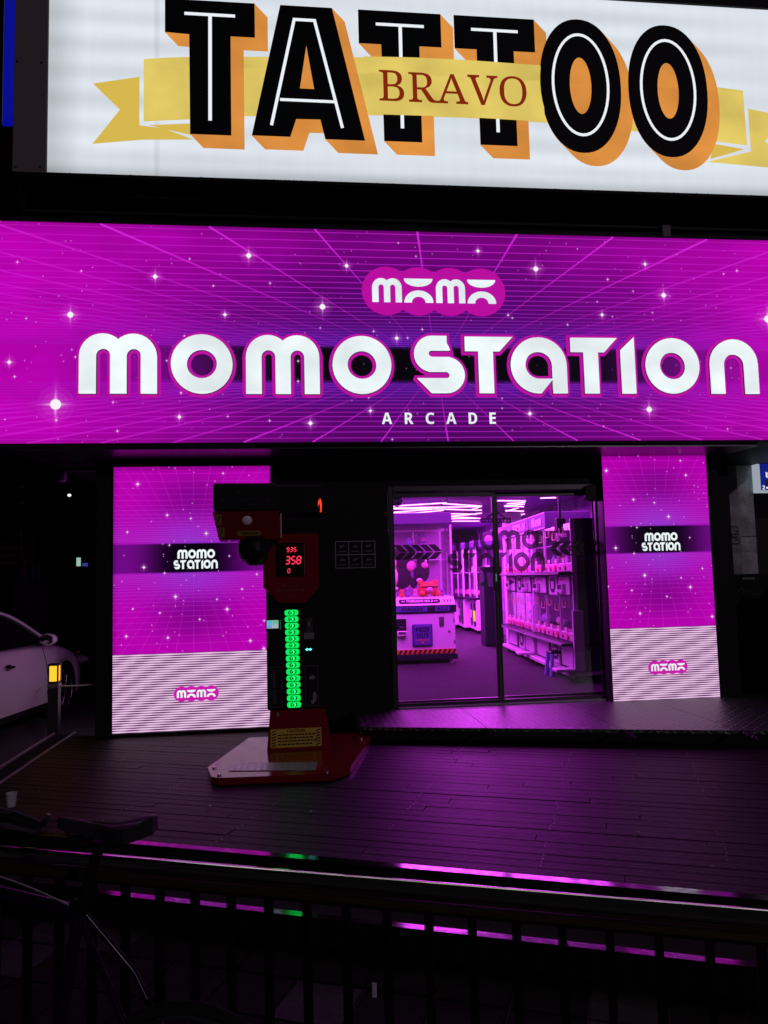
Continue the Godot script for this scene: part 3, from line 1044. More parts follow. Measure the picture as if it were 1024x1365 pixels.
func _arcade_sign():
	var z = 0.82
	var t = in_world(thing("arcade_sign", "long magenta lightbox sign with white rounded lettering over a starry grid", "sign", Vector3(1.35, 2.75, 0.6)))
	obj("housing", box_lim(-2.82, 5.52, 2.748, 4.84, 0.365, 0.80), mat("arcade_case", 0.015, 0.014, 0.016, 0.5), t)
	obj("lit_face", uv_quad(Vector3(-2.8, 4.83, z), Vector3(5.5, 4.83, z), Vector3(5.5, 2.75, z), Vector3(-2.8, 2.75, z), Vector3.BACK), glow_tex("arcade_face", sign_print(), 0.95), t)
	for y in [2.738, 4.842]: obj("frame_bar", box_lim(-2.82, 5.52, y - 0.012, y + 0.0, 0.80, 0.84), mat("arcade_case", 0, 0, 0), t)
	var white = glow("channel_letter_white", 0.95, 0.99, 1.0)
	uneven(white).emission_energy_multiplier = 1.12
	var edge = mat("letter_edge_dark", 0.02, 0.005, 0.03, 0.4)
	var pink = glow("letter_outline_magenta", 0.72, 0.04, 0.62)
	var row = [["m", -1.97, 0.545], ["o", -1.15, 0.562], ["m", -0.465, 0.54], ["o", 0.345, 0.562], ["s", 1.13, 0.562], ["t", 1.63, 0.552], ["a", 2.08, 0.558], ["t", 2.69, 0.55], ["i", 3.20, 0.555], ["o", 3.455, 0.555], ["n", 4.13, 0.552]]
	for r in row:
		var g = glyph(r[0])
		var h = 0.56 if r[0] in "mos" else 0.555
		var base = Vector2(r[1], 3.205 if r[1] < 1.0 else 3.215)
		var outs = placed(g[0], base, r[2], h)
		var holes = placed(g[1], base, r[2], h)
		var l = obj("channel_letter", prism(S(), outs, holes, z + 0.042, 0.022), white, t)
		l.set_meta("label", "white letter %s" % r[0])
		var big = []
		for o in outs: big.append_array(Geometry2D.offset_polygon(o, 0.033, Geometry2D.JOIN_MITER if r[0] in "sti" else Geometry2D.JOIN_ROUND))
		var small = []
		for o in holes: small.append_array(Geometry2D.offset_polygon(o, -0.033, Geometry2D.JOIN_ROUND))
		big = merged(big)
		big = big.filter(func(q): return not Geometry2D.is_polygon_clockwise(q))
		obj("outline", prism(S(), big, small, z + 0.012, 0.012), pink, l)
		var mid = []
		for o in outs: mid.append_array(Geometry2D.offset_polygon(o, 0.006, Geometry2D.JOIN_MITER))
		var mid_h = []
		for o in holes: mid_h.append_array(Geometry2D.offset_polygon(o, -0.006, Geometry2D.JOIN_ROUND))
		obj("return", prism(S(), mid, mid_h, z + 0.018, 0.006), edge, l)
	badge(t, Vector2(1.35, 4.226), 1.0, z + 0.012, pink, white)
	var x = [0.855, 1.062, 1.27, 1.478, 1.69, 1.885]
	for k in 6: print_text("ARCADE"[k], 0.108, Vector3(x[k], 2.972, z + 0.004), white, t, "small_letter", Basis(), true, false, 0.004)

# ------------------------------------------------------------------ side panels
func wordmark(t, c: Vector2, w, z, m):
	var h = w * 0.2
	var st := S()
	for g in word("momo", Vector2(c.x - w * 0.415, c.y + h * 0.09), h, 0.07, 0.87): prism(st, g[0], g[1], z, 0.004)
	for g in word("station", Vector2(c.x - w * 0.5, c.y - h * 1.09), h, 0.055, 0.80): prism(st, g[0], g[1], z, 0.004)
	return obj("wordmark", st, m, t)

func _side_panels():
	var img = panel_print()
	var face = glow_tex("panel_face", img, 0.95)
	var white = glow("channel_letter_white", 0, 0, 0)
	var pink = glow("badge_magenta", 0.78, 0.10, 0.66)
	var frame = mat("panel_frame", 0.02, 0.02, 0.022, 0.4)
	for k in 2:
		var x0 = [-1.81, 3.218][k]
		var x1 = [-0.27, 4.388][k]
		var y0 = [0.03, 0.125][k]
		var y1 = [2.62, 2.71][k]
		var half = (x1 - x0) / 1.57 / 2.0
		var c = (x0 + x1) / 2.0
		var t = in_world(thing("lightbox_panel", ["wide magenta lightbox panel behind the red punching machine", "narrow magenta lightbox panel beside the sliding doors"][k], "light panel", Vector3(c, y0, 0.15), 0.0, "magenta panels flanking the entrance"))
		obj("back_box", box_lim(x0 - 0.012, x1 + 0.012, y0 - 0.01, y1 - 0.004, 0.054, 0.194, 0.004), frame, t)
		obj("lit_face", uv_quad(Vector3(x0, y1, 0.20), Vector3(x1, y1, 0.20), Vector3(x1, y0, 0.20), Vector3(x0, y0, 0.20), Vector3.BACK, 0.5 - half, 0.5 + half), face, t)
		for xx in [x0 - 0.006, x1 + 0.006]: obj("frame_bar", box_lim(xx - 0.006, xx + 0.006, y0 - 0.012, y1 + 0.012, 0.195, 0.206), frame, t)
		for yy in [y0 - 0.006, y1 + 0.006]: obj("frame_bar", box_lim(x0, x1, yy - 0.006, yy + 0.006, 0.195, 0.206), frame, t)
		wordmark(t, Vector2(c + 0.03, [1.692, 1.772][k]), 0.44, 0.206, white)
		badge(t, Vector2(c + 0.025, [0.38, 0.455][k]), 0.305, 0.206, pink, white)

	# a third one on the alley side of the corner lights the parked car
	var t3 = in_world(thing("lightbox_panel", "magenta lightbox panel on the alley wall facing the parked car", "light panel", Vector3(-2.0, 0.03, -1.3), 0.0, "magenta panels flanking the entrance"))
	obj("back_box", box_lim(-2.012, -1.964, 0.02, 2.616, -2.10, -0.50, 0.004), frame, t3)
	obj("lit_face", uv_quad(Vector3(-2.02, 2.61, -2.085), Vector3(-2.02, 2.61, -0.515), Vector3(-2.02, 0.03, -0.515), Vector3(-2.02, 0.03, -2.085), Vector3.LEFT), face, t3)
	for zz in [-2.091, -0.509]: obj("frame_bar", box_lim(-2.026, -2.013, 0.018, 2.622, zz - 0.006, zz + 0.006), frame, t3)
	for yy in [0.024, 2.616]: obj("frame_bar", box_lim(-2.026, -2.013, yy - 0.006, yy + 0.006, -2.085, -0.515), frame, t3)
	wordmark(t3, Vector2.ZERO, 0.44, 0.0, white).transform = Transform3D(Basis(Vector3(0, 0, 1), Vector3.UP, Vector3.LEFT), Vector3(-2.026, 1.70, -1.3) - base_of[t3])
	var b3 = badge(t3, Vector2.ZERO, 0.305, 0.0, pink, white)
	b3.transform = Transform3D(Basis(Vector3(0, 0, 1), Vector3.UP, Vector3.LEFT), Vector3(-2.026, 0.38, -1.3) - base_of[t3])

# ------------------------------------------------------------------ sliding doors
func _doors():
	var alu = mat("door_black_aluminium", 0.03, 0.028, 0.032, 0.35, 0.4)
	var pane = glass("door_glass", 0.03)
	var fr = in_world(thing("door_frame", "black metal frame round the glass sliding doors", "door frame", Vector3(2.1, 0.125, -0.03)))
	obj("jamb", box_lim(0.935, 0.985, 0.13, 2.415, -0.13, 0.07, 0.004), alu, fr)
	obj("jamb", box_lim(3.235, 3.285, 0.13, 2.415, -0.13, 0.07, 0.004), alu, fr)
	obj("header", box_lim(0.985, 3.235, 2.355, 2.415, -0.13, 0.07, 0.004), alu, fr)
	obj("sill", box_lim(0.985, 3.235, 0.127, 0.172, -0.13, 0.07, 0.004), alu, fr)
	obj("track", box_lim(0.985, 3.235, 0.128, 0.142, 0.072, 0.12, 0.002), mat("sill_steel", 0.3, 0.28, 0.3, 0.35, 0.8), fr)
	var deco = film("decal_purple", 0.11, 0.025, 0.13, 0.86)
	var rim = film("decal_rim", 0.03, 0.003, 0.04, 0.88)
	var maroon = film("decal_maroon", 0.04, 0.003, 0.035, 0.95)
	for k in 2:
		var zc = [0.0, -0.05][k]
		var x0 = [0.986, 2.0895][k]
		var x1 = [2.0865, 3.234][k]
		var t = in_world(thing("sliding_door", ["glass sliding door leaf with chevrons pointing to the middle stile, in front of the claw machine", "glass sliding door leaf beside the narrow panel, showing the double-deck machines"][k], "door", Vector3((x0 + x1) / 2, 0.172, zc), 0.0, "leaves of the sliding door"))
		var w0 = [0.012, 0.036][k]
		var w1 = [0.034, 0.02][k]
		obj("stile", box_lim(x0, x0 + w0, 0.175, 2.352, zc - 0.022, zc + 0.022, 0.003), alu, t)
		obj("stile", box_lim(x1 - w1, x1, 0.175, 2.352, zc - 0.022, zc + 0.022, 0.003), alu, t)
		obj("rail", box_lim(x0 + w0, x1 - w1, 2.30, 2.352, zc - 0.022, zc + 0.022, 0.003), alu, t)
		obj("rail", box_lim(x0 + w0, x1 - w1, 0.175, 0.19, zc - 0.022, zc + 0.022, 0.003), alu, t)
		if k == 0: obj("gasket", box_lim(2.078, 2.083, 0.18, 2.35, 0.0225, 0.027), mat("gasket_grey", 0.16, 0.15, 0.17, 0.4), t)
		var g := S()
		quad(g, Vector3(x0 + w0, 0.19, zc), Vector3(x1 - w1, 0.19, zc), Vector3(x1 - w1, 2.30, zc), Vector3(x0 + w0, 2.30, zc), Vector3.BACK)
		var gl = obj("pane", g, pane, t)
		var zf = zc + 0.004
		# shop lettering, shared between the leaves
		var glyphs = word("momo", Vector2(1.648, 1.728), 0.212, 0.075, 0.92)
		glyphs.append_array(word("station", Vector2(1.56, 1.495), 0.205, 0.06, 0.855))
		for q in glyphs:
			var cx = 0.0
			for v in q[0][0]: cx += v.x / q[0][0].size()
			if (cx < 2.07) != (k == 0): continue
			obj("decal_letter", prism(S(), q[0], q[1], zf + 0.002, 0.0), deco, gl)
		# chevrons
		for c in 5:
			var cx = [0.985 + c * 0.0925, 2.687 + c * 0.1045][k]
			var s = 1.0 if k == 0 else -1.0
			var w = 0.075
			var x = cx if k == 0 else cx + 0.15
			for half in [1.0, -1.0]:
				var y = 1.722 if k == 0 else 1.729
				var st = prism(S(), [ccw(P([Vector2(x, y + 0.078 * half), Vector2(x + s * w, y + 0.078 * half), Vector2(x + s * (w + 0.072), y + 0.004 * half), Vector2(x + s * 0.072, y + 0.004 * half)]))], [], zf, 0.0)
				obj("chevron_decal", st, maroon, gl)
		# pixel space-station emblem, half on each leaf
		var px = [[0, 0, 4, 0], [3, 3, 8, 1], [6, 6, 12, 2], [9, 9, 14, 3], [0, 14, 17, 4], [0, 20, 20, 5], [0, 17, 17, 6], [0, 8, 8, 7]]
		var em := S()
		for r in 9:
			var spans = [[0, 3.4], [1.6, 5], [3.6, 7], [5.6, 9], [0, 13.5], [0, 1], [3, 4], [6, 7], [0, 13.5]]
			var sp = spans[r]
			var yy = 2.142 - [0, 1, 2, 3, 4, 5, 5, 5, 6][r] * 0.018
			if r == 5: sp = [0, 2]
			for side in [1.0, -1.0]:
				if (side > 0) != (k == 1): continue
				var a = 2.105 + side * sp[0] * 0.0125
				var b = 2.105 + side * sp[1] * 0.0125
				prism(em, [ccw(rect(minf(a, b), yy - 0.018, maxf(a, b), yy))], [], zf, 0.0)
				if r == 5:
					for q in 4:
						a = 2.105 + side * (3.6 + q * 2.9) * 0.0125
						prism(em, [ccw(rect(minf(a, a + side * 0.017), yy - 0.018, maxf(a, a + side * 0.017), yy))], [], zf, 0.0)
		obj("emblem_decal", em, deco, gl)
		# small arrow beside the stile
		if k == 0:
			obj("arrow_decal", prism(S(), [ccw(P([Vector2(1.885, 1.372), Vector2(1.985, 1.42), Vector2(1.985, 1.318)]))], [], zf, 0.0), film("arrow_grey", 0.05, 0.10, 0.16, 0.8), gl)
			obj("label_decal", prism(S(), [disc(Vector2(1.035, 2.262), 0.062, 8)], [], zf, 0.0), film("decal_navy", 0.008, 0.005, 0.02, 0.92), gl)
			print_text("ADT", 0.036, Vector3(1.035, 2.268, zf + 0.002), mat("adt_grey", 0.35, 0.2, 0.42, 0.6), gl, "lettering", Basis(), true, false, 0.001)
			var hd = obj("handle", box_lim(2.034, 2.092, 1.295, 1.50, 0.024, 0.05, 0.008), mat("handle_black", 0.012, 0.012, 0.013, 0.3), t)
			obj("keypad", box_lim(2.046, 2.080, 1.38, 1.488, 0.05, 0.053), mat("keypad_grey", 0.10, 0.10, 0.10, 0.4), hd)
			print_text("2\n0\n5", 0.016, Vector3(2.063, 1.435, 0.054), glow("keypad_digits", 0.75, 0.85, 0.8, 0.6), hd, "digit", Basis(), true, false, 0.001)
		else:
			obj("arrow_decal", prism(S(), [ccw(P([Vector2(2.225, 1.42), Vector2(2.225, 1.345), Vector2(2.29, 1.382)]))], [], zf, 0.0), rim, gl)
	var s = in_world(thing("door_closer", "black rounded box at the upper corner of the sliding doors", "door closer", Vector3(3.16, 2.25, 0.06)))
	obj("cover", prism(S(), [round_rect(3.05, 2.225, 3.245, 2.40, 0.05)], [], 0.13, 0.055), mat("closer_black", 0.008, 0.008, 0.009, 0.4), s)
	obj("cable", rod(Vector3(3.135, 2.23, 0.09), Vector3(3.165, 0.18, 0.09), 0.008, 6), mat("closer_black", 0, 0, 0), s)

# ------------------------------------------------------------------ interior
const FLOOR := 0.15

func plush(called, label, at, turn, body, dark, parts):
	var t = thing(called, label, "plush toy", at, turn, "plush toys in the claw machine")
	obj("body", ball(S(), Vector3(0, body.y, 0), body, 14), dark, t)
	for p in parts: obj(p[0], ball(S(), p[1], p[2], 10), p[3], t)
	return t

const ORDER := ["first", "second", "third", "fourth", "fifth", "sixth", "seventh", "eighth", "ninth", "tenth", "eleventh", "twelfth", "thirteenth", "fourteenth", "fifteenth", "sixteenth", "seventeenth", "eighteenth", "nineteenth", "twentieth", "twenty-first", "twenty-second"]

func _interior():
	var carpet = textured(mat("carpet_violet", 0.095, 0.022, 0.115, 0.95), speckle(9, 256, 0.12, 1.0, 3.0), Vector3(0.3, 0.3, 0.3), true, 0.3)
	struct("arcade_floor", box_lim(-1.86, 4.62, 0.03, FLOOR, -13.2, -0.13), carpet)
	var wall = textured(mat("arcade_wall", 0.40, 0.16, 0.48, 0.75), speckle(14, 128, 0.75, 1.0, 0.7), Vector3(0.8, 0.8, 0.8), true)
	struct("arcade_wall", box_lim(-1.85, 4.61, FLOOR, 2.69, -13.19, -13.0), wall)
	struct("arcade_wall", box_lim(4.50, 4.61, FLOOR, 2.69, -13.0, -0.13), wall)
	struct("arcade_wall", box_lim(-1.85, -1.72, FLOOR, 2.69, -13.0, -0.13), wall)
	struct("arcade_ceiling", box_lim(-1.85, 4.61, 2.66, 2.69, -13.0, -0.13), mat("ceiling_violet", 0.20, 0.05, 0.26, 0.8))
	struct("arcade_pillar", box_lim(3.92, 4.22, FLOOR, 2.65, -6.5, -6.2, 0.01), mat("pillar_white", 0.7, 0.68, 0.7, 0.6))
	struct("arcade_pillar", box_lim(2.62, 3.0, FLOOR, 2.65, -9.4, -9.0, 0.01), mat("pillar_white", 0, 0, 0))
	# neon zigzag
	var neon = glow("neon_tube", 1.0, 0.52, 1.0, 5.0)
	var cap = mat("neon_cap", 0.5, 0.4, 0.5, 0.5)
	var zig = [
		[[1.35, -4.25], [2.30, -3.72]], [[2.26, -3.84], [3.01, -4.37]], [[1.45, -4.50], [3.01, -4.43]], [[1.55, -4.62], [2.25, -4.75]],
		[[2.25, -4.73], [3.20, -5.16]], [[1.65, -5.31], [2.26, -4.79]], [[1.9, -5.7], [2.5, -5.05]], [[1.65, -5.40], [3.30, -5.99]], [[2.99, -5.06], [3.01, -4.45]],
		[[2.91, -6.40], [3.35, -5.77]], [[2.91, -6.50], [3.52, -6.92]], [[3.03, -7.00], [3.62, -7.02]], [[3.18, -7.70], [3.78, -7.79]],
		[[3.04, -3.48], [3.53, -3.61]], [[3.34, -4.02], [3.59, -3.85]], [[3.44, -4.47], [3.78, -4.56]], [[3.40, -4.40], [3.66, -4.12]], [[3.71, -5.44], [3.76, -4.81]],
		[[3.66, -5.28], [4.06, -5.50]], [[3.95, -6.37], [4.15, -6.56]], [[4.19, -6.94], [4.26, -6.12]], [[3.63, -3.20], [3.86, -3.15]]]
	for k in zig.size():
		var a = Vector3(zig[k][0][0], 2.6, zig[k][0][1])
		var b = Vector3(zig[k][1][0], 2.6, zig[k][1][1])
		var t = in_world(thing("neon_tube", "glowing pink neon tube under the arcade ceiling, %s of the zigzag" % ORDER[k], "neon tube", (a + b) / 2.0, 0.0, "neon tubes in a zigzag under the ceiling"))
		obj("glowing_tube", rod(a, b, 0.009, 8), neon, t)
		var d = (b - a).normalized()
		for e in [a, b]:
			obj("bracket", box_lim(e.x - 0.012, e.x + 0.012, 2.602, 2.66, e.z - 0.012, e.z + 0.012), cap, t)
	_claw_machine()
	_machine_rows()

func _claw_machine():
	var white = mat("cabinet_white", 0.78, 0.74, 0.80, 0.4)
	var dark = mat("cabinet_dark", 0.02, 0.016, 0.03, 0.4)
	var t = thing("claw_machine", "white claw machine with a hazard stripe and a blue prize hatch", "claw machine", Vector3(1.80, FLOOR, -3.63))
	var w = 0.56
	for x in [-w + 0.06, w - 0.06]:
		for z in [-0.08, -0.95]:
			var f = lathe(S(), Vector3(x, 0, z), [Vector2(0.045, 0), Vector2(0.045, 0.02), Vector2(0.018, 0.028), Vector2(0.018, 0.08)], 10)
			obj("foot", f, white, t)
	obj("plinth", box_lim(-w - 0.02, w + 0.02, 0.06, 0.14, -1.05, -0.0, 0.005), dark, t)
	obj("body", box_lim(-w, w, 0.142, 0.76, -1.05, -0.02, 0.012), white, t)
	var hz = obj("hazard_strip", box_lim(-w, w, 0.15, 0.215, -0.018, -0.008), mat("hazard_orange", 0.75, 0.22, 0.02, 0.5), t)
	for k in 15:
		var x = -w + 0.005 + k * 0.075
		prism_obj("stripe", [P([Vector2(x, 0.152), Vector2(x + 0.035, 0.152), Vector2(x + 0.066, 0.213), Vector2(x + 0.031, 0.213)])], -0.005, 0.003, dark, hz)
	obj("control_band", box_lim(-w - 0.005, w + 0.02, 0.765, 0.878, -1.05, 0.0, 0.006), dark, t)
	var lcd = mat("band_panel_blue", 0.09, 0.07, 0.32, 0.4)
	var p1 = obj("name_panel", box_lim(-0.36, 0.13, 0.785, 0.86, -0.002, 0.006), lcd, t)
	print_text("TORNADO", 0.05, Vector3(-0.10, 0.822, 0.008), dark, p1)
	var p2 = obj("name_panel", box_lim(0.25, 0.47, 0.785, 0.86, -0.002, 0.006), lcd, t)
	print_text("NO.2", 0.05, Vector3(0.36, 0.822, 0.008), dark, p2)
	# sloping white ledge with the black name pill
	var lg := S()
	for q in [[Vector3(-w, 0.88, -0.005), Vector3(w, 0.88, -0.005), Vector3(w, 1.0, -0.09), Vector3(-w, 1.0, -0.09)], [Vector3(-w, 1.0, -0.09), Vector3(w, 1.0, -0.09), Vector3(w, 1.0, -1.04), Vector3(-w, 1.0, -1.04)], [Vector3(w, 0.88, -0.005), Vector3(w, 1.0, -0.09), Vector3(w, 1.0, -1.04), Vector3(w, 0.88, -1.04)], [Vector3(-w, 0.88, -0.005), Vector3(-w, 1.0, -0.09), Vector3(-w, 1.0, -1.04), Vector3(-w, 0.88, -1.04)]]:
		face4(lg, q[0], q[1], q[2], q[3], Vector3(0, 0.9, -0.5))
	var ledge = obj("ledge", lg, white, t)
	var tilt = Transform3D(Basis(Vector3.RIGHT, -0.616), Vector3(0, 0.94, -0.047))
	var pill = obj("name_pill", prism(S(), [round_rect(-0.30, -0.04, 0.34, 0.04, 0.038)], [], 0.004, 0.004, tilt), dark, ledge)
	print_text("<< TORNADO NO.2 >>", 0.042, tilt * Vector3(0.02, 0, 0.006), mat("pill_lettering", 0.9, 0.8, 0.9, 0.5), pill, "lettering", tilt.basis, true, false, 0.002, 0.56)
	for k in 3: prism_obj("arrow_mark", [P([Vector2(0.38 + k * 0.05, 0.03), Vector2(0.395 + k * 0.05, 0.03), Vector2(0.42 + k * 0.05, 0.0), Vector2(0.395 + k * 0.05, -0.03), Vector2(0.38 + k * 0.05, -0.03), Vector2(0.405 + k * 0.05, 0.0)])], 0.004, 0.003, dark, ledge, tilt)
	# coin unit, prize hatch, lock
	var cu = obj("coin_unit", box_lim(-0.35, -0.20, 0.42, 0.685, -0.018, 0.012, 0.006), dark, t)
	obj("card_reader", box_lim(-0.345, -0.195, 0.425, 0.505, 0.012, 0.05, 0.01), white, cu)
	obj("reader_slot", box_lim(-0.325, -0.215, 0.455, 0.495, 0.0505, 0.053, 0.0), mat("slot_grey", 0.1, 0.09, 0.12, 0.5), cu)
	obj("coin_slot", box_lim(-0.30, -0.25, 0.55, 0.57, 0.012, 0.018, 0.0), mat("steel", 0.5, 0.5, 0.5, 0.3, 0.9), cu)
	var hatch = obj("prize_hatch", box_lim(-0.11, 0.20, 0.265, 0.60, -0.018, 0.008, 0.012), mat("hatch_indigo", 0.06, 0.035, 0.25, 0.45), t)
	obj("hatch_flap", box_lim(-0.085, 0.175, 0.285, 0.58, 0.008, 0.014, 0.004), mat("flap_indigo", 0.11, 0.06, 0.36, 0.45), hatch)
	print_text("PRIZE", 0.065, Vector3(0.045, 0.515, 0.017), dark, hatch, "lettering", Basis(), true, false, 0.003, 0.21)
	print_text("OUT", 0.065, Vector3(0.045, 0.425, 0.017), dark, hatch, "lettering", Basis(), true, false, 0.003, 0.19)
	prism_obj("arrow_mark", [P([Vector2(0.02, 0.335), Vector2(0.045, 0.30), Vector2(0.07, 0.335)])], 0.017, 0.003, mat("hazard_orange", 0, 0, 0), hatch)
	for k in 9: prism_obj("dash_mark", [rect(-0.065 + k * 0.025, 0.35, -0.05 + k * 0.025, 0.37)], 0.017, 0.003, mat("hazard_orange", 0, 0, 0), hatch)
	var lk = obj("lock_plate", prism(S(), [round_rect(0.31, 0.55, 0.385, 0.70, 0.01)], [], -0.014, 0.006), mat("steel", 0, 0, 0), t)
	obj("cylinder_lock", rod(Vector3(0.348, 0.63, -0.014), Vector3(0.348, 0.63, 0.004), 0.022, 12), mat("steel", 0, 0, 0), lk)
	obj("button", rod(Vector3(0.46, 0.48, -0.02), Vector3(0.46, 0.48, -0.008), 0.018, 12), mat("steel", 0, 0, 0), t)
	for y in [0.30, 0.62]: obj("hinge", box_lim(0.53, 0.55, y, y + 0.05, -0.02, -0.01, 0.002), mat("steel", 0, 0, 0), t)
	# glass case
	var frame = mat("case_frame", 0.62, 0.55, 0.66, 0.3)
	for x in [-w + 0.015, w - 0.015]:
		for z in [-0.11, -1.03]: obj("post", box_lim(x - 0.015, x + 0.015, 1.0, 2.12, z - 0.015, z + 0.015, 0.004), frame, t)
	obj("header", box_lim(-w, w, 2.12, 2.30, -1.05, -0.06, 0.01), mat("header_violet", 0.06, 0.018, 0.11, 0.5), t)
	obj("back_panel", box_lim(-w + 0.03, w - 0.03, 1.002, 2.12, -1.04, -1.02), mat("case_back_pink", 0.40, 0.22, 0.42, 0.6), t)
	var front := S()
	quad(front, Vector3(-w + 0.03, 1.0, -0.10), Vector3(w - 0.03, 1.0, -0.10), Vector3(w - 0.03, 2.12, -0.10), Vector3(-w + 0.03, 2.12, -0.10), Vector3.BACK)
	obj("pane", front, glass("case_glass", 0.03), t)
	for x in [-w + 0.006, w - 0.006]:
		var sd := S()
		quad(sd, Vector3(x, 1.0, -0.12), Vector3(x, 1.0, -1.02), Vector3(x, 2.12, -1.02), Vector3(x, 2.12, -0.12), Vector3.RIGHT)
		obj("pane", sd, glass("case_glass", 0), t)
	obj("gantry", box_lim(-w + 0.03, w - 0.03, 2.04, 2.08, -0.6, -0.54), mat("steel", 0, 0, 0), t)
	obj("shelf_board", box_lim(-w + 0.03, w - 0.03, 1.58, 1.60, -1.02, -0.82), frame, t)
	var cl = obj("claw", rod(Vector3(0.02, 2.04, -0.5), Vector3(0.02, 1.80, -0.5), 0.012), mat("steel", 0, 0, 0), t)
	var cone = lathe(S(), Vector3(0.02, 1.70, -0.5), [Vector2(0.0, 0.11), Vector2(0.06, 0.10), Vector2(0.06, 0.05), Vector2(0.0, 0.04)], 12)
	obj("hub", cone, lcd, cl)
	for k in 3:
		var a = TAU * k / 3.0 + 0.4
		var o = Vector3(cos(a), 0, sin(a))
		obj("finger", tube(S(), [Vector3(0.02, 1.75, -0.5) + o * 0.04, Vector3(0.02, 1.70, -0.5) + o * 0.10, Vector3(0.02, 1.63, -0.5) + o * 0.07], 0.008, 6), mat("steel", 0, 0, 0), cl)
	# toys
	var b = mat("plush_black", 0.012, 0.008, 0.014, 0.9)
	var o2 = mat("plush_orange", 0.72, 0.13, 0.05, 0.85)
	var pk = mat("plush_pink", 0.75, 0.25, 0.45, 0.85)
	var wh = mat("plush_white", 0.8, 0.75, 0.8, 0.85)
	var vi = mat("plush_violet", 0.30, 0.10, 0.45, 0.85)
	var o = Vector3(1.80, FLOOR + 1.0, -3.63)
	plush("plush_toy", "round orange plush toy with a pink nose in the claw machine", o + Vector3(0.19, 0.0, -0.22), 0.2, Vector3(0.17, 0.12, 0.12), o2, [["nose", Vector3(-0.02, 0.11, 0.11), Vector3(0.06, 0.05, 0.03), pk], ["ear", Vector3(-0.12, 0.22, 0), Vector3(0.05, 0.05, 0.03), o2], ["ear", Vector3(0.12, 0.22, 0), Vector3(0.05, 0.05, 0.03), o2], ["strap", Vector3(0, 0.155, 0.02), Vector3(0.165, 0.02, 0.115), b], ["paw", Vector3(-0.13, 0.05, 0.08), Vector3(0.05, 0.05, 0.05), o2], ["paw", Vector3(0.13, 0.05, 0.08), Vector3(0.05, 0.05, 0.05), o2]])
	plush("plush_toy", "black plush toy with a small pink face above the orange one", o + Vector3(0.13, 0.23, -0.34), -0.1, Vector3(0.11, 0.17, 0.10), b, [["head", Vector3(0.01, 0.34, 0.0), Vector3(0.10, 0.10, 0.09), b], ["face", Vector3(0.03, 0.26, 0.09), Vector3(0.055, 0.05, 0.03), pk], ["eye", Vector3(0.05, 0.33, 0.085), Vector3(0.018, 0.018, 0.01), wh], ["arm", Vector3(-0.10, 0.14, 0.05), Vector3(0.05, 0.09, 0.05), b], ["foot", Vector3(-0.06, 0.03, 0.07), Vector3(0.05, 0.035, 0.05), wh]])
	plush("plush_toy", "large shaggy black plush toy in the middle of the claw machine", o + Vector3(-0.20, 0.12, -0.45), 0.3, Vector3(0.18, 0.19, 0.15), b, [["head", Vector3(0.04, 0.46, 0), Vector3(0.17, 0.15, 0.14), b], ["tuft", Vector3(-0.10, 0.58, 0.02), Vector3(0.09, 0.07, 0.08), b], ["tuft", Vector3(0.17, 0.57, 0.02), Vector3(0.08, 0.06, 0.08), b], ["face", Vector3(0.13, 0.36, 0.12), Vector3(0.09, 0.09, 0.05), pk], ["ribbon", Vector3(0.18, 0.23, 0.12), Vector3(0.07, 0.08, 0.04), vi], ["arm", Vector3(0.17, 0.12, 0.1), Vector3(0.07, 0.11, 0.06), b], ["paw", Vector3(-0.14, 0.03, 0.1), Vector3(0.08, 0.06, 0.07), b]])
	plush("plush_toy", "pink plush toy with a round swirl belly at the edge of the claw machine", o + Vector3(-0.38, 0.12, -0.28), 0.2, Vector3(0.12, 0.20, 0.08), pk, [["belly", Vector3(0.02, 0.22, 0.06), Vector3(0.08, 0.11, 0.03), wh], ["ear", Vector3(-0.05, 0.42, 0), Vector3(0.04, 0.09, 0.03), pk], ["ear", Vector3(0.06, 0.42, 0), Vector3(0.04, 0.09, 0.03), pk], ["foot", Vector3(0.05, 0.02, 0.06), Vector3(0.05, 0.03, 0.05), wh]])
	plush("plush_toy", "violet plush toy hanging high in the claw machine", o + Vector3(0.20, 0.62, -0.78), 0.0, Vector3(0.11, 0.13, 0.08), vi, [["head", Vector3(0, 0.32, 0.0), Vector3(0.10, 0.09, 0.08), vi], ["snout", Vector3(0, 0.30, 0.08), Vector3(0.04, 0.03, 0.02), pk]])
	rng.seed = 55
	for k in 9:
		var m = [pk, wh, o2, vi, pk][k % 5]
		var at = o + Vector3(-0.44 + k * 0.105, 0.0, -0.17 - 0.10 * (k % 2))
		var s = rng.randf_range(0.035, 0.05)
		plush("small_plush", "small %s plush toy, %s along the floor of the claw machine" % [["pink", "white", "orange", "violet", "pink"][k % 5], ORDER[k]], at, rng.randf_range(-0.5, 0.5), Vector3(s, s, s), m, [["head", Vector3(0, s * 2.3, 0), Vector3(s, s, s) * 0.75, m], ["ear", Vector3(-s * 0.5, s * 3.0, 0), Vector3(s, s, s) * 0.3, m], ["ear", Vector3(s * 0.5, s * 3.0, 0), Vector3(s, s, s) * 0.3, m]])
	var n = get_child_count()
	var tag_ = thing("hanging_arrow", "small blue arrow card hanging inside the claw machine", "arrow card", o + Vector3(-0.10, 0.80, -0.16))
	prism_obj("card", [P([Vector2(-0.025, 0.11), Vector2(-0.025, 0.03), Vector2(-0.055, 0.03), Vector2(0, -0.03), Vector2(0.055, 0.03), Vector2(0.025, 0.03), Vector2(0.025, 0.11)])], 0.0, 0.004, lcd, tag_)

func prism_obj(called, outlines, z, depth, m, parent, t := Transform3D()):
	var list = []
	for p in outlines: list.append(ccw(p))
	return obj(called, prism(S(), list, [], z, depth, t), m, parent)

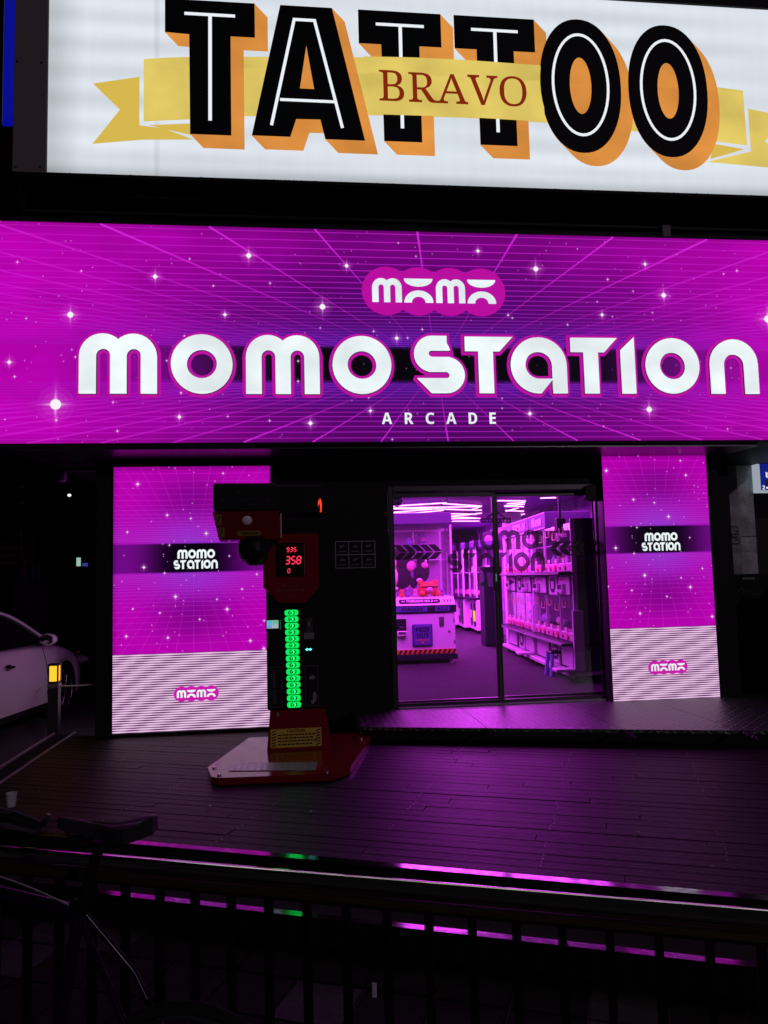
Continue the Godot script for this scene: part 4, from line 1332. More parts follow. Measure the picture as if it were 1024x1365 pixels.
func double_deck(label, at, turn, L, seed_, head_to):
	var white = mat("row_white", 0.74, 0.62, 0.76, 0.45)
	var dark = mat("cabinet_dark", 0, 0, 0)
	var pinkm = mat("row_pink", 0.62, 0.30, 0.52, 0.5)
	var red = mat("row_red", 0.75, 0.05, 0.22, 0.5)
	var steel = mat("steel", 0, 0, 0)
	var t = thing("prize_machine", label, "prize machine", at, turn, "double-deck prize machines along the arcade wall")
	rng.seed = seed_
	for x in [0.12, L - 0.12]:
		for z in [0.02, -0.5]:
			var c = obj("caster", rod(Vector3(x, 0.035, z - 0.015), Vector3(x, 0.035, z + 0.015), 0.035, 12), dark, t)
			obj("fork", box_lim(x - 0.02, x + 0.02, 0.035, 0.075, z - 0.022, z + 0.022), steel, c)
	obj("base_board", box_lim(0, L, 0.075, 0.125, -0.6, 0.10, 0.006), white, t)
	obj("back_wall", box_lim(0.0, L, 0.127, 2.0, -0.6, -0.56), mat("row_back", 0.10, 0.05, 0.13, 0.6), t)
	for e in [0.0, L - 0.03]: obj("side_post", box_lim(e, e + 0.03, 0.127, 1.98, -0.06, 0.0, 0.004), white, t)
	obj("side_wall", box_lim(L - 0.028, L - 0.004, 0.127, 1.98, -0.56, -0.06), mat("row_side_dark", 0.05, 0.03, 0.07, 0.4), t)
	for deck in 2:
		var y = [0.127, 1.02][deck]
		var hgt = [0.30, 0.27][deck]
		obj("lower_panel", box_lim(0.03, L - 0.03, y, y + hgt, -0.56, -0.012, 0.0), [dark, mat("row_panel_violet", 0.22, 0.12, 0.26, 0.5)][deck], t)
		var spots = [[0.16, 0.80], [0.92, 1.32], [1.42, 1.92]]
		for s in spots.size():
			var x0 = spots[s][0] * L / 2.0
			var x1 = spots[s][1] * L / 2.0
			if s != 1:
				var fr = obj("door_frame", prism(S(), [round_rect(x0 - 0.1, y + 0.004, x1 + 0.09, y + hgt - 0.004, 0.05)], [], -0.002, 0.01), dark, t)
				obj("door", box_lim(x0, x1 - 0.02, y + 0.025, y + hgt - 0.02, -0.002, 0.012, 0.006), white, fr)
				if deck == 1:
					var r = obj("card_reader", box_lim(x0 + 0.08, x0 + 0.32, y + 0.05, y + 0.16, 0.012, 0.06, 0.012), white, fr)
					obj("screen", box_lim(x0 + 0.11, x0 + 0.29, y + 0.09, y + 0.15, 0.06, 0.062), dark, r)
					obj("coin_strip", box_lim(x0 + 0.1, x0 + 0.3, y + 0.19, y + 0.215, 0.0125, 0.015), red, fr)
				else:
					obj("lock", rod(Vector3(x0 + 0.06, y + 0.17, 0.0), Vector3(x0 + 0.06, y + 0.17, 0.018), 0.014, 10), steel, fr)
			else:
				var pn = obj("emblem_panel", box_lim(x0, x1, y + 0.012, y + hgt - 0.012, -0.012, 0.006, 0.004), white, t)
				var c = Vector2((x0 + x1) / 2, y + hgt * 0.52)
				prism_obj("emblem", [P([c + Vector2(-0.14, 0.10), c + Vector2(-0.14, -0.03), c + Vector2(-0.07, -0.10), c + Vector2(0.07, -0.10), c + Vector2(0.14, -0.03), c + Vector2(0.14, 0.10)])], 0.009, 0.003, dark, pn)
				prism_obj("emblem", [P([c + Vector2(-0.08, 0.05), c + Vector2(-0.06, -0.05), c + Vector2(0.06, -0.05), c + Vector2(0.08, 0.05)])], 0.012, 0.003, white, pn)
		var ys = y + hgt + 0.002
		obj("shelf", box_lim(-0.02, L + 0.0, ys, ys + 0.035, -0.56, 0.17, 0.008), dark, t)
		obj("shelf_edge", box_lim(-0.02, L, ys + 0.012, ys + 0.018, 0.171, 0.175), mat("row_white", 0, 0, 0), t)
		var strip = obj("control_strip", box_lim(0.03, L - 0.03, ys + 0.037, ys + 0.15, -0.2, 0.0, 0.01), pinkm, t)
		for k in 8:
			var x = 0.14 + k * (L - 0.2) / 8.0
			obj("button", rod(Vector3(x, ys + 0.09, 0.0), Vector3(x, ys + 0.09, 0.02), 0.022 + 0.012 * (k % 3), 10), red, strip)
		var y0 = ys + 0.152
		var y1 = [1.018, 1.93][deck]
		var g := S()
		quad(g, Vector3(0.03, y0, -0.01), Vector3(L - 0.03, y0, -0.01), Vector3(L - 0.03, y1, -0.01), Vector3(0.03, y1, -0.01), Vector3.BACK)
		obj("pane", g, glass("case_glass", 0), t)
		for x in [L * 0.36, L * 0.70]:
			obj("mullion", box_lim(x - 0.012, x + 0.012, y0, y1, -0.03, 0.0), mat("row_frame", 0.6, 0.5, 0.62, 0.3), t)
		# prizes behind the pane: boxes, balls and bottles at uneven spacing
		var px = 0.10
		while px < L - 0.12:
			var hh = rng.randf_range(0.07, 0.17)
			var zz = rng.randf_range(-0.42, -0.16)
			var col = [[0.7, 0.6, 0.3], [0.6, 0.15, 0.35], [0.35, 0.5, 0.7], [0.75, 0.7, 0.75], [0.25, 0.5, 0.3], [0.5, 0.2, 0.6]][rng.randi() % 6]
			var pm = mat("prize_%d" % int(col[0] * 1000), col[0], col[1], col[2], 0.5)
			match rng.randi() % 3:
				0: obj("prize", box_lim(px - 0.05, px + 0.05, y0, y0 + hh, zz - 0.06, zz, 0.008), pm, t)
				1: obj("prize", ball(S(), Vector3(px, y0 + hh * 0.5, zz), Vector3(hh, hh, hh) * 0.5, 10), pm, t)
				2: obj("prize", lathe(S(), Vector3(px, y0, zz), [Vector2(0.04, 0), Vector2(0.045, hh * 0.6), Vector2(0.018, hh * 0.8), Vector2(0.018, hh), Vector2(0, hh)], 10), pm, t)
			px += rng.randf_range(0.12, 0.22)
		if deck == 1:
			obj("glass_shelf", box_lim(0.03, L - 0.03, (y0 + y1) / 2, (y0 + y1) / 2 + 0.010, -0.5, -0.06), mat("row_frame", 0, 0, 0), t)
		for k in 5:
			var x = 0.22 + k * (L - 0.3) / 5.0
			var yy = y1 - 0.13 - 0.05 * (k % 2)
			var fr = tube(S(), [Vector3(x, yy + 0.09, 0.02), Vector3(x, yy, 0.02), Vector3(x + 0.17, yy, 0.02), Vector3(x + 0.17, yy + 0.09, 0.02)], 0.005, 5)
			obj("hook_frame", fr, mat("hook_brass", 0.80, 0.72, 0.40, 0.35), t)
			obj("price_tag", box_lim(x + 0.03, x + 0.14, y0 + 0.005, y0 + 0.055, 0.004, 0.010), mat("tag_cream", 0.75, 0.65, 0.5, 0.6), t)
	obj("end_post", box_lim(L + 0.002, L + 0.05, 0.13, 0.86, -0.10, 0.03, 0.006), white, t)
	obj("end_foot", box_lim(L - 0.16, L + 0.06, 0.128, 0.165, 0.02, 0.26, 0.006), white, t)
	var hd = obj("header", box_lim(0.0, head_to, 1.932, 2.16, -0.6, 0.03, 0.008), mat("header_violet", 0.06, 0.018, 0.11, 0.5), t)
	for yy in [1.94, 2.15]: obj("edge_bar", box_lim(0.02, head_to - 0.02, yy - 0.006, yy + 0.006, 0.031, 0.035), mat("row_white", 0, 0, 0), hd)
	return [t, hd]

func _machine_rows():
	var turn = -PI / 2 - 0.071
	var a = double_deck("double-deck prize machine farther down the wall, its header ending in arrow marks", Vector3(3.60, FLOOR, -5.2), turn, 2.0, 5, 2.0)
	var wl = mat("header_lettering", 0.95, 0.75, 0.95, 0.4)
	print_text("ER'S //", 0.11, Vector3(1.35, 2.045, 0.034), wl, a[1], "lettering", Basis(), true, false, 0.004, 0.9)
	var b = double_deck("double-deck prize machine beside the door with its dark side wall and a header reading New", Vector3(3.455, FLOOR, -3.18), turn, 2.1, 6, 1.0)
	print_text("New", 0.12, Vector3(0.5, 2.045, 0.034), wl, b[1], "lettering", Basis(), true, false, 0.004, 0.55)
	# rear row
	var white = mat("row_white", 0, 0, 0)
	var dark = mat("cabinet_dark", 0, 0, 0)
	for k in 3:
		var t = thing("cabinet_machine", ["white glass-topped prize cabinet at the far end of the arcade", "white glass-topped prize cabinet with a yellow lit prize chute", "white glass-topped prize cabinet between the lit chute and the far wall"][[0, 2, 1][k]], "prize machine", Vector3(4.02 + 0.05 * k - 0.1, FLOOR, -12.3 + k * 1.12), -PI / 2 - 0.08, "glass-topped cabinets at the back")
		for x in [0.1, 0.98]:
			for z in [-0.05, -0.5]: obj("foot", rod(Vector3(x, 0, z), Vector3(x, 0.08, z), 0.03, 8), dark, t)
		obj("body", box_lim(0, 1.08, 0.08, 0.76, -0.6, 0.0, 0.012), white, t)
		obj("chute_frame", prism(S(), [round_rect(0.12, 0.16, 0.48, 0.68, 0.12)], [], 0.008, 0.008), dark, t)
		obj("chute_frame", prism(S(), [round_rect(0.60, 0.16, 0.96, 0.68, 0.12)], [], 0.008, 0.008), dark, t)
		obj("badge", box_lim(0.2, 0.4, 0.34, 0.52, 0.009, 0.02, 0.01), white, t)
		if k == 2:
			obj("lit_chute_window", box_lim(0.62, 0.94, 0.28, 0.52, 0.009, 0.02, 0.006), glow("chute_yellow", 1.0, 0.78, 0.32, 1.0), t)
		obj("shelf", box_lim(-0.02, 1.08, 0.77, 0.82, -0.6, 0.16, 0.008), dark, t)
		for x in [0.02, 1.06]:
			for z in [-0.02, -0.58]: obj("post", box_lim(x - 0.014, x + 0.014, 0.82, 1.95, z - 0.014, z + 0.014), white, t)
		obj("top", box_lim(-0.01, 1.09, 1.95, 2.10, -0.6, 0.02, 0.01), mat("header_violet", 0, 0, 0), t)
		var g := S()
		quad(g, Vector3(0.034, 0.82, -0.012), Vector3(1.046, 0.82, -0.012), Vector3(1.046, 1.95, -0.012), Vector3(0.034, 1.95, -0.012), Vector3.BACK)
		obj("pane", g, glass("case_glass", 0), t)
		obj("glass_shelf", box_lim(0.03, 1.05, 1.38, 1.392, -0.56, -0.05), mat("row_frame", 0, 0, 0), t)
		obj("back_panel", box_lim(0.03, 1.05, 0.822, 1.95, -0.59, -0.57), mat("case_back_pink", 0, 0, 0), t)
		for q in 5: obj("prize", box_lim(0.1 + q * 0.2, 0.2 + q * 0.2, 1.393, 1.50 + 0.03 * (q % 3), -0.35, -0.25, 0.01), mat(["plush_pink", "plush_white", "plush_violet"][q % 3], 0, 0, 0), t)
		for q in 6: obj("prize", ball(S(), Vector3(0.12 + q * 0.165, 0.90, -0.25 - 0.06 * (q % 2)), Vector3(0.07, 0.08, 0.07), 8), [mat("plush_pink", 0, 0, 0), mat("plush_white", 0, 0, 0)][q % 2], t)
	panel_light("chute_light", Vector3(3.86, FLOOR + 0.4, -9.3), Vector2(0.3, 0.2), Color(1, 0.8, 0.4), 0.02, Vector3(-1, 0, 0))
	# change kiosk behind the middle stile
	var k = in_world(thing("change_kiosk", "black change kiosk standing behind the middle door stile", "kiosk", Vector3(3.58, FLOOR, -6.1)))
	obj("cabinet", box_lim(3.40, 3.74, FLOOR + 0.02, 1.62, -6.4, -6.0, 0.015), dark, k)
	obj("screen", box_lim(3.46, 3.68, 1.25, 1.5, -5.999, -5.99, 0.0), mat("screen_grey", 0.06, 0.07, 0.08, 0.2), k)
	obj("plinth", box_lim(3.42, 3.72, FLOOR, FLOOR + 0.02, -6.38, -6.02), dark, k)
	# wall speaker, stool
	var sp = in_world(thing("wall_speaker", "black speaker on a bracket above the prize machines", "speaker", Vector3(3.5, 2.3, -1.6)))
	obj("cabinet", box_lim(3.31, 3.43, 1.99, 2.18, -1.70, -1.56, 0.015), mat("speaker_black", 0.015, 0.012, 0.02, 0.5), sp)
	obj("bracket", box_lim(3.355, 3.385, 2.18, 2.66, -1.64, -1.61), dark, sp)
	obj("box", box_lim(3.375, 3.435, 1.93, 1.985, -1.64, -1.58, 0.006), white, sp)
	var s = in_world(thing("stool", "pale blue plastic stool in front of the prize machines", "stool", Vector3(3.31, FLOOR, -1.81)))
	var blue = mat("stool_blue", 0.30, 0.36, 0.80, 0.5)
	obj("seat", box_lim(3.20, 3.42, 0.43, 0.465, -1.92, -1.70, 0.012), dark, s)
	for q in [[3.225, -1.895], [3.395, -1.895], [3.225, -1.725], [3.395, -1.725]]:
		obj("leg", tube(S(), [Vector3(q[0], 0.43, q[1]), Vector3(q[0] + (q[0] - 3.31) * 0.3, FLOOR, q[1] + (q[1] + 1.81) * 0.3)], 0.026, 8, 0.03), blue, s)

# ------------------------------------------------------------------ punching machine
func seven(ch, at: Vector2, w, h, th):
	var on = {"0": "abcdef", "3": "abcdg", "5": "acdfg", "8": "abcdefg", "9": "abcdfg"}[ch]
	var o = []
	var sl = 0.12
	var f = func(x, y): return at + Vector2(x + y * sl, y)
	var seg = {"a": [0, h, w, h], "b": [w, h, w, h / 2], "c": [w, h / 2, w, 0], "d": [0, 0, w, 0], "e": [0, h / 2, 0, 0], "f": [0, h, 0, h / 2], "g": [0, h / 2, w, h / 2]}
	for c in on:
		var s = seg[c]
		var a = f.call(s[0], s[1])
		var b = f.call(s[2], s[3])
		var d = (b - a).normalized()
		a += d * th * 0.6
		b -= d * th * 0.6
		var n = Vector2(-d.y, d.x) * th * 0.5
		o.append(ccw(P([a - d * th * 0.4, a + n, b + n, b + d * th * 0.4, b - n, a - n])))
	return o

func _punch_machine():
	var red = mat("machine_red", 0.20, 0.006, 0.012, 0.16)
	var black = mat("machine_black", 0.012, 0.011, 0.012, 0.45)
	var t = in_world(thing("punching_machine", "red and black punching machine with a green lamp column and red score digits", "arcade machine", Vector3(-0.05, 0.0, 1.3)))
	# base plate
	var plan = ccw(P([Vector2(-0.715, 1.88), Vector2(-0.655, 2.17), Vector2(-0.60, 2.22), Vector2(0.22, 2.27), Vector2(0.36, 2.10), Vector2(0.60, 1.10), Vector2(0.56, 0.82), Vector2(-0.47, 0.82)]))
	var up = Transform3D(Basis(Vector3.RIGHT, Vector3(0, 0, 1), Vector3(0, 1, 0)), Vector3.ZERO)
	obj("base_plate", prism(S(), [plan], [], 0.055, 0.05, up), red, t)
	var strip = ccw(P([Vector2(-0.56, 1.80), Vector2(-0.54, 2.04), Vector2(0.10, 2.16), Vector2(0.12, 1.90)]))
	var chk = mat("checker_strip", 0.85, 0.82, 0.82, 0.2, 0.95)
	textured(chk, checker_plate(), Vector3(5, 5, 5), false, 3.0)
	obj("tread_plate", prism(S(), [strip], [], 0.060, 0.005, up), chk, t)
	for q in [[-0.66, 1.92], [0.18, 2.22], [-0.60, 2.15], [0.52, 1.12]]: obj("bolt", rod(Vector3(q[0], 0.055, q[1]), Vector3(q[0], 0.066, q[1]), 0.016, 6), mat("steel", 0, 0, 0), t)
	# pedestal with its notice
	var ped := S()
	var A = [Vector3(-0.285, 0.055, 1.42), Vector3(0.255, 0.055, 1.42), Vector3(0.205, 0.36, 1.28), Vector3(-0.262, 0.36, 1.28)]
	var B = [Vector3(-0.285, 0.055, 0.85), Vector3(0.255, 0.055, 0.85), Vector3(0.205, 0.36, 0.85), Vector3(-0.262, 0.36, 0.85)]
	face4(ped, A[0], A[1], A[2], A[3], Vector3(0, 0.2, 1.0))
	face4(ped, A[0], A[3], B[3], B[0], Vector3(0, 0.2, 1.0))
	face4(ped, A[1], A[2], B[2], B[1], Vector3(0, 0.2, 1.0))
	face4(ped, B[0], B[1], B[2], B[3], Vector3(0, 0.2, 1.1))
	obj("pedestal", ped, red, t)
	var slope = (A[3] - A[0]).normalized()
	slope = Vector3(0, slope.y, slope.z).normalized()
	var pb = Transform3D(Basis(Vector3.RIGHT, slope, Vector3.RIGHT.cross(slope)), Vector3(-0.045, 0.145, 1.3795))
	var yel = mat("notice_yellow", 0.55, 0.36, 0.03, 0.5)
	var nt = obj("notice", prism(S(), [round_rect(-0.212, -0.077, 0.212, 0.077, 0.008)], [], 0.004, 0.004, pb), yel, t)
	var ink = mat("notice_ink", 0.012, 0.011, 0.01, 0.6)
	print_text("CAUTION", 0.022, pb * Vector3(0, 0.056, 0.006), ink, nt, "lettering", pb.basis, true, false, 0.002, 0.15)
	rng.seed = 4
	for row in 4:
		var x = -0.15
		var end = 0.15 - 0.03 * (row % 2)
		var y = 0.026 - row * 0.026
		while x < end:
			var w = rng.randf_range(0.012, 0.03)
			prism_obj("text_line", [rect(x, y - 0.006, x + w, y + 0.006)], 0.006, 0.002, ink, nt, pb)
			x += w + 0.007
	for sx in [-1.0, 1.0]:
		for k in 6: prism_obj("stripe", [P([Vector2(sx * 0.185 - 0.018, -0.07 + k * 0.023), Vector2(sx * 0.185 + 0.018, -0.058 + k * 0.023), Vector2(sx * 0.185 + 0.018, -0.048 + k * 0.023), Vector2(sx * 0.185 - 0.018, -0.060 + k * 0.023)])], 0.006, 0.002, ink, nt, pb)
	# column
	obj("column", box_lim(-0.285, 0.20, 0.36, 1.85, 0.85, 1.27, 0.012), black, t)
	# red score head, cut corners below
	var head = ccw(P([Vector2(-0.305, 1.86), Vector2(-0.305, 1.40), Vector2(-0.285, 1.385), Vector2(-0.175, 1.27), Vector2(0.05, 1.265), Vector2(0.172, 1.395), Vector2(0.172, 1.86)]))
	var hd = obj("score_head", prism(S(), [head], [], 1.30, 0.10), red, t)
	var scr = obj("score_window", prism(S(), [round_rect(-0.20, 1.492, 0.045, 1.782, 0.02)], [], 1.306, 0.006), mat("window_black", 0.006, 0.005, 0.006, 0.12), hd)
	obj("window_edge", box_lim(0.0455, 0.0485, 1.505, 1.775, 1.301, 1.308), mat("edge_grey", 0.25, 0.22, 0.22, 0.4), hd)
	var lit = glow("digit_red", 1.0, 0.22, 0.34, 1.15)
	var rows = [["935", -0.103, 1.706, 0.019, 0.035, 0.0075, 0.0305], ["358", -0.115, 1.601, 0.032, 0.062, 0.011, 0.0475], ["0", -0.098, 1.524, 0.019, 0.034, 0.007, 0.03]]
	for r in rows:
		for k in r[0].length(): obj("digit", prism(S(), seven(r[0][k], Vector2(r[1] + k * r[6], r[2]), r[3], r[4], r[5]), [], 1.309, 0.0025), lit, scr)
	var faint = mat("caption_grey", 0.10, 0.02, 0.03, 0.6)
	print_text("HIGH SCORE", 0.010, Vector3(-0.07, 1.686, 1.309), faint, scr, "lettering", Basis(), true, false, 0.002, 0.12)
	print_text("SCORE", 0.010, Vector3(-0.07, 1.58, 1.309), faint, scr, "lettering", Basis(), true, false, 0.002, 0.09)
	var mark = mat("head_mark_grey", 0.20, 0.03, 0.04, 0.5)
	print_text("DRAGON PUNCH", 0.020, Vector3(-0.075, 1.375, 1.303), mark, hd, "lettering", Basis(), true, true, 0.002, 0.235)
	for sx in [-1.0, 1.0]:
		for q in [[0.02, 1.405, 1.445], [0.02, 1.315, 1.345]]:
			prism_obj("claw_mark", [P([Vector2(-0.077 + sx * 0.012, q[1]), Vector2(-0.077 + sx * q[0], (q[1] + q[2]) / 2), Vector2(-0.077 + sx * 0.012, q[2]), Vector2(-0.077 + sx * 0.027, (q[1] + q[2]) / 2)])], 1.303, 0.002, mark, hd)
		prism_obj("claw_mark", [P([Vector2(-0.077 + sx * 0.045, 1.405), Vector2(-0.077 + sx * 0.07, 1.418), Vector2(-0.077 + sx * 0.045, 1.425)])], 1.303, 0.002, mark, hd)
	# green lamp column
	var green = glow("lamp_green", 0.03, 0.95, 0.36, 1.0)
	var swirl = mat("swirl_dark", 0.004, 0.03, 0.012, 0.5)
	var bright = glow("swirl_green", 0.25, 1.0, 0.62, 1.1)
	for k in 15:
		var f = k / 14.0
		var c = Vector2(lerpf(-0.070, -0.0585, f), lerpf(1.181, 0.401, f))
		var l = obj("lamp", prism(S(), [round_rect(c.x - 0.0585, c.y - 0.0245, c.x + 0.0585, c.y + 0.0245, 0.020)], [], 1.276, 0.006), green, t)
		var ring = []
		for e in [[0.35, 2.55], [3.5, 5.7]]:
			var o := PackedVector2Array()
			for i in 9:
				var a = lerpf(e[0], e[1], i / 8.0) + PI / 2
				o.append(c + Vector2(cos(a) * 0.029, sin(a) * 0.021))
			for i in 9:
				var a = lerpf(e[1], e[0], i / 8.0) + PI / 2
				o.append(c + Vector2(cos(a) * 0.020, sin(a) * 0.0165))
			ring.append(ccw(o))
		prism(S(), ring, [], 1.279, 0.003)
		obj("swirl", prism(S(), ring, [], 1.279, 0.003), swirl, l)
		prism_obj("swirl", [P([c + Vector2(-0.016, -0.002), c + Vector2(-0.006, -0.012), c + Vector2(0.004, -0.004), c + Vector2(-0.002, 0.010), c + Vector2(-0.006, 0.001)])], 1.279, 0.003, swirl, l)
		obj("swirl_core", prism(S(), [disc(c + Vector2(0.006, 0), 0.008, 12, 0.013)], [], 1.278, 0.002), bright, l)
	panel_light("green_lamp_light", Vector3(-0.065, 0.79, 1.30), Vector2(0.1, 0.8), Color(0.05, 0.95, 0.36), 0.006, Vector3.BACK)
	# card terminal, coin mechanism, stickers
	var ct = obj("card_terminal", box_lim(-0.29, -0.155, 1.03, 1.128, 1.271, 1.30, 0.008), mat("terminal_black", 0.02, 0.02, 0.02, 0.3), t)
	var sc = obj("screen", box_lim(-0.281, -0.182, 1.054, 1.122, 1.3005, 1.304), glow("terminal_screen", 0.62, 0.74, 0.78, 0.9), ct)
	for q in [[-0.277, -0.235, 1.088, 1.118, Color(0.35, 0.72, 0.86)], [-0.231, -0.187, 1.088, 1.118, Color(0.42, 0.75, 0.62)], [-0.277, -0.24, 1.058, 1.084, Color(0.45, 0.62, 0.85)], [-0.225, -0.187, 1.058, 1.076, Color(0.72, 0.70, 0.78)]]:
		obj("screen_tile", box_lim(q[0], q[1], q[2], q[3], 1.3042, 1.306), glow("tile_%d" % int(q[0] * -1000 + q[2] * 100), q[4].r, q[4].g, q[4].b, 0.9), sc)
	obj("green_edge", box_lim(-0.170, -0.160, 1.045, 1.12, 1.3005, 1.304), glow("edge_green", 0.10, 0.34, 0.14, 0.8), ct)
	var coin = obj("coin_mechanism", box_lim(0.05, 0.11, 1.01, 1.13, 1.271, 1.279, 0.002), mat("coin_dark", 0.035, 0.025, 0.03, 0.35), t)
	obj("coin_slot", box_lim(0.073, 0.085, 1.06, 1.10, 1.279, 1.284), mat("steel", 0, 0, 0), coin)
	obj("slot_plate", box_lim(0.034, 0.122, 0.95, 1.007, 1.271, 1.277, 0.002), mat("plate_grey", 0.16, 0.15, 0.16, 0.5), t)
	obj("status_light", prism(S(), [ccw(P([Vector2(0.042, 0.863), Vector2(0.057, 0.874), Vector2(0.0725, 0.868), Vector2(0.088, 0.874), Vector2(0.103, 0.863), Vector2(0.088, 0.852), Vector2(0.0725, 0.858), Vector2(0.057, 0.852)]))], [], 1.276, 0.004), glow("status_cyan", 0.45, 1.0, 1.0, 1.3), t)
	var side = mat("sticker_edge", 0.085, 0.075, 0.09, 0.5)
	for q in [[-0.262, -0.158], [0.036, 0.149]]:
		var o = obj("sticker", prism(S(), [rect(q[0], 0.383, q[1], 0.725)], [], 1.273, 0.002), mat("sticker_black", 0.016, 0.015, 0.017, 0.4), t)
		for e in [[q[0], q[0] + 0.004, 0.383, 0.725], [q[1] - 0.004, q[1], 0.383, 0.725], [q[0] + 0.004, q[1] - 0.004, 0.721, 0.725], [q[0] + 0.004, q[1] - 0.004, 0.383, 0.387]]:
			obj("edge_line", box_lim(e[0], e[1], e[2], e[3], 1.2732, 1.2745), side, o)
		if q[0] < 0: print_text("DRAGON PUNCH", 0.026, Vector3(-0.225, 0.555, 1.2745), side, o, "lettering", Basis(Vector3.BACK, -PI / 2), true, false, 0.002, 0.28)
		else:
			obj("drawing", prism(S(), [disc(Vector2(0.118, 0.46), 0.016, 12, 0.045), disc(Vector2(0.10, 0.42), 0.013, 10, 0.02)], [], 1.275, 0.002), mat("sticker_drawing", 0.24, 0.2, 0.22, 0.6), o)
			obj("drawing", prism(S(), [ccw(P([Vector2(0.07, 0.625), Vector2(0.10, 0.645), Vector2(0.128, 0.63), Vector2(0.11, 0.61), Vector2(0.08, 0.608)]))], [], 1.275, 0.002), mat("sticker_drawing", 0, 0, 0), o)
	obj("torn_label", prism(S(), [ccw(P([Vector2(-0.21, 0.345), Vector2(-0.19, 0.352), Vector2(-0.182, 0.335), Vector2(-0.2, 0.31)]))], [], 1.318, 0.002), mat("sticker_drawing", 0, 0, 0), t)
	# overhanging head: black marquee above a red sloping face, the bag below
	var turn = Transform3D(Basis(Vector3.UP, 0.06), Vector3(-0.42, 0, 1.74))
	var mq = obj("marquee", bx(S(), Vector3(0.0, 2.14, -0.22), Vector3(0.51, 0.225, 0.44), 0.012, turn), black, t)
	print_text("MAX POWER", 0.030, turn * Vector3(0.0, 2.12, 0.002), mat("marquee_grey", 0.03, 0.03, 0.034, 0.5), mq, "lettering", turn.basis, true, true, 0.002, 0.40)
	for sx in [-0.06, 0.06]:
		for yy in [2.085, 2.18]: obj("marquee_mark", prism(S(), [disc(Vector2(sx, yy), 0.010, 10, 0.014)], [], 0.003, 0.002, turn), mat("marquee_grey", 0, 0, 0), mq)
	obj("top_beam", box_lim(-0.20, 0.215, 2.03, 2.285, 0.9, 1.33, 0.015), black, t)
	var dr = glow("dragon_orange", 1.0, 0.27, 0.10, 1.1)
	obj("dragon_mark", prism(S(), [ccw(P([Vector2(0.17, 2.09), Vector2(0.178, 2.155), Vector2(0.185, 2.13), Vector2(0.19, 2.165), Vector2(0.20, 2.15), Vector2(0.206, 2.11), Vector2(0.204, 2.06), Vector2(0.198, 2.04), Vector2(0.186, 2.045), Vector2(0.192, 2.06), Vector2(0.19, 2.10), Vector2(0.184, 2.12)]))], [], 1.335, 0.004), dr, t)
	var rf := S()
	var F = [Vector3(-0.262, 2.02, 0.02), Vector3(0.262, 2.02, 0.02), Vector3(0.28, 1.80, -0.10), Vector3(-0.215, 1.80, -0.10)]
	var K = [Vector3(-0.262, 2.02, -0.42), Vector3(0.262, 2.02, -0.42), Vector3(0.28, 1.80, -0.42), Vector3(-0.215, 1.80, -0.42)]
	var mid = turn * Vector3(0, 1.9, -0.2)
	for q in [[F[0], F[1], F[2], F[3]], [F[0], F[3], K[3], K[0]], [F[1], F[2], K[2], K[1]], [F[3], F[2], K[2], K[3]], [F[0], F[1], K[1], K[0]], [K[0], K[1], K[2], K[3]]]:
		face4(rf, turn * q[0], turn * q[1], turn * q[2], turn * q[3], mid)
	var red_face = obj("bag_housing", rf, red, t)
	var nrm = (F[1] - F[0]).cross(F[3] - F[0]).normalized()
	if nrm.z < 0: nrm = -nrm
	var ft = turn * Transform3D(Basis(Vector3.RIGHT, nrm.cross(Vector3.RIGHT), nrm), Vector3(0, 1.91, -0.04))
	var bt = ball(S(), Vector3.ZERO, Vector3(0.042, 0.042, 0.016), 14)
	var bo = obj("start_button", bt, mat("button_white", 0.85, 0.82, 0.83, 0.2), red_face)
	bo.transform = ft * Transform3D(Basis(), Vector3(0.01, 0.045, 0.0))
	var pl = obj("pill_label", prism(S(), [round_rect(-0.075, -0.09, 0.125, -0.045, 0.021)], [], 0.003, 0.003, ft), mat("label_tan", 0.30, 0.19, 0.05, 0.5), red_face)
	print_text("PRESS BUTTON", 0.016, ft * Vector3(0.03, -0.067, 0.005), ink, pl, "lettering", ft.basis, true, false, 0.002, 0.13)
	for q in [[-0.245, -0.19, 0.01, 0.10], [-0.225, -0.17, -0.10, -0.015]]:
		var l = obj("corner_label", prism(S(), [round_rect(q[0], q[2], q[1], q[3], 0.008)], [], 0.003, 0.003, ft), mat("label_tan", 0, 0, 0), red_face)
		prism_obj("text_line", [P([Vector2(q[0] + 0.01, q[2] + 0.01), Vector2(q[0] + 0.018, q[2] + 0.01), Vector2(q[1] - 0.01, q[3] - 0.01), Vector2(q[1] - 0.018, q[3] - 0.01)])], 0.005, 0.002, ink, l, ft)
	obj("housing_trim", bx(S(), Vector3(0.285, 1.91, -0.17), Vector3(0.012, 0.2, 0.12), 0.003, turn), mat("trim_satin", 0.7, 0.68, 0.7, 0.25, 0.6), t)
	var bag = obj("punch_bag", lathe(S(), Vector3(-0.36, 1.58, 1.56), [Vector2(0.0, 0.0), Vector2(0.06, 0.012), Vector2(0.115, 0.06), Vector2(0.14, 0.13), Vector2(0.135, 0.20), Vector2(0.09, 0.26), Vector2(0.04, 0.29), Vector2(0.0, 0.295)], 24), mat("bag_leather", 0.016, 0.015, 0.015, 0.4), t)
	obj("bag_rim", tube(S(), [Vector3(-0.36, 1.87, 1.56), Vector3(-0.36, 1.82, 1.56)], 0.03, 12), black, bag)

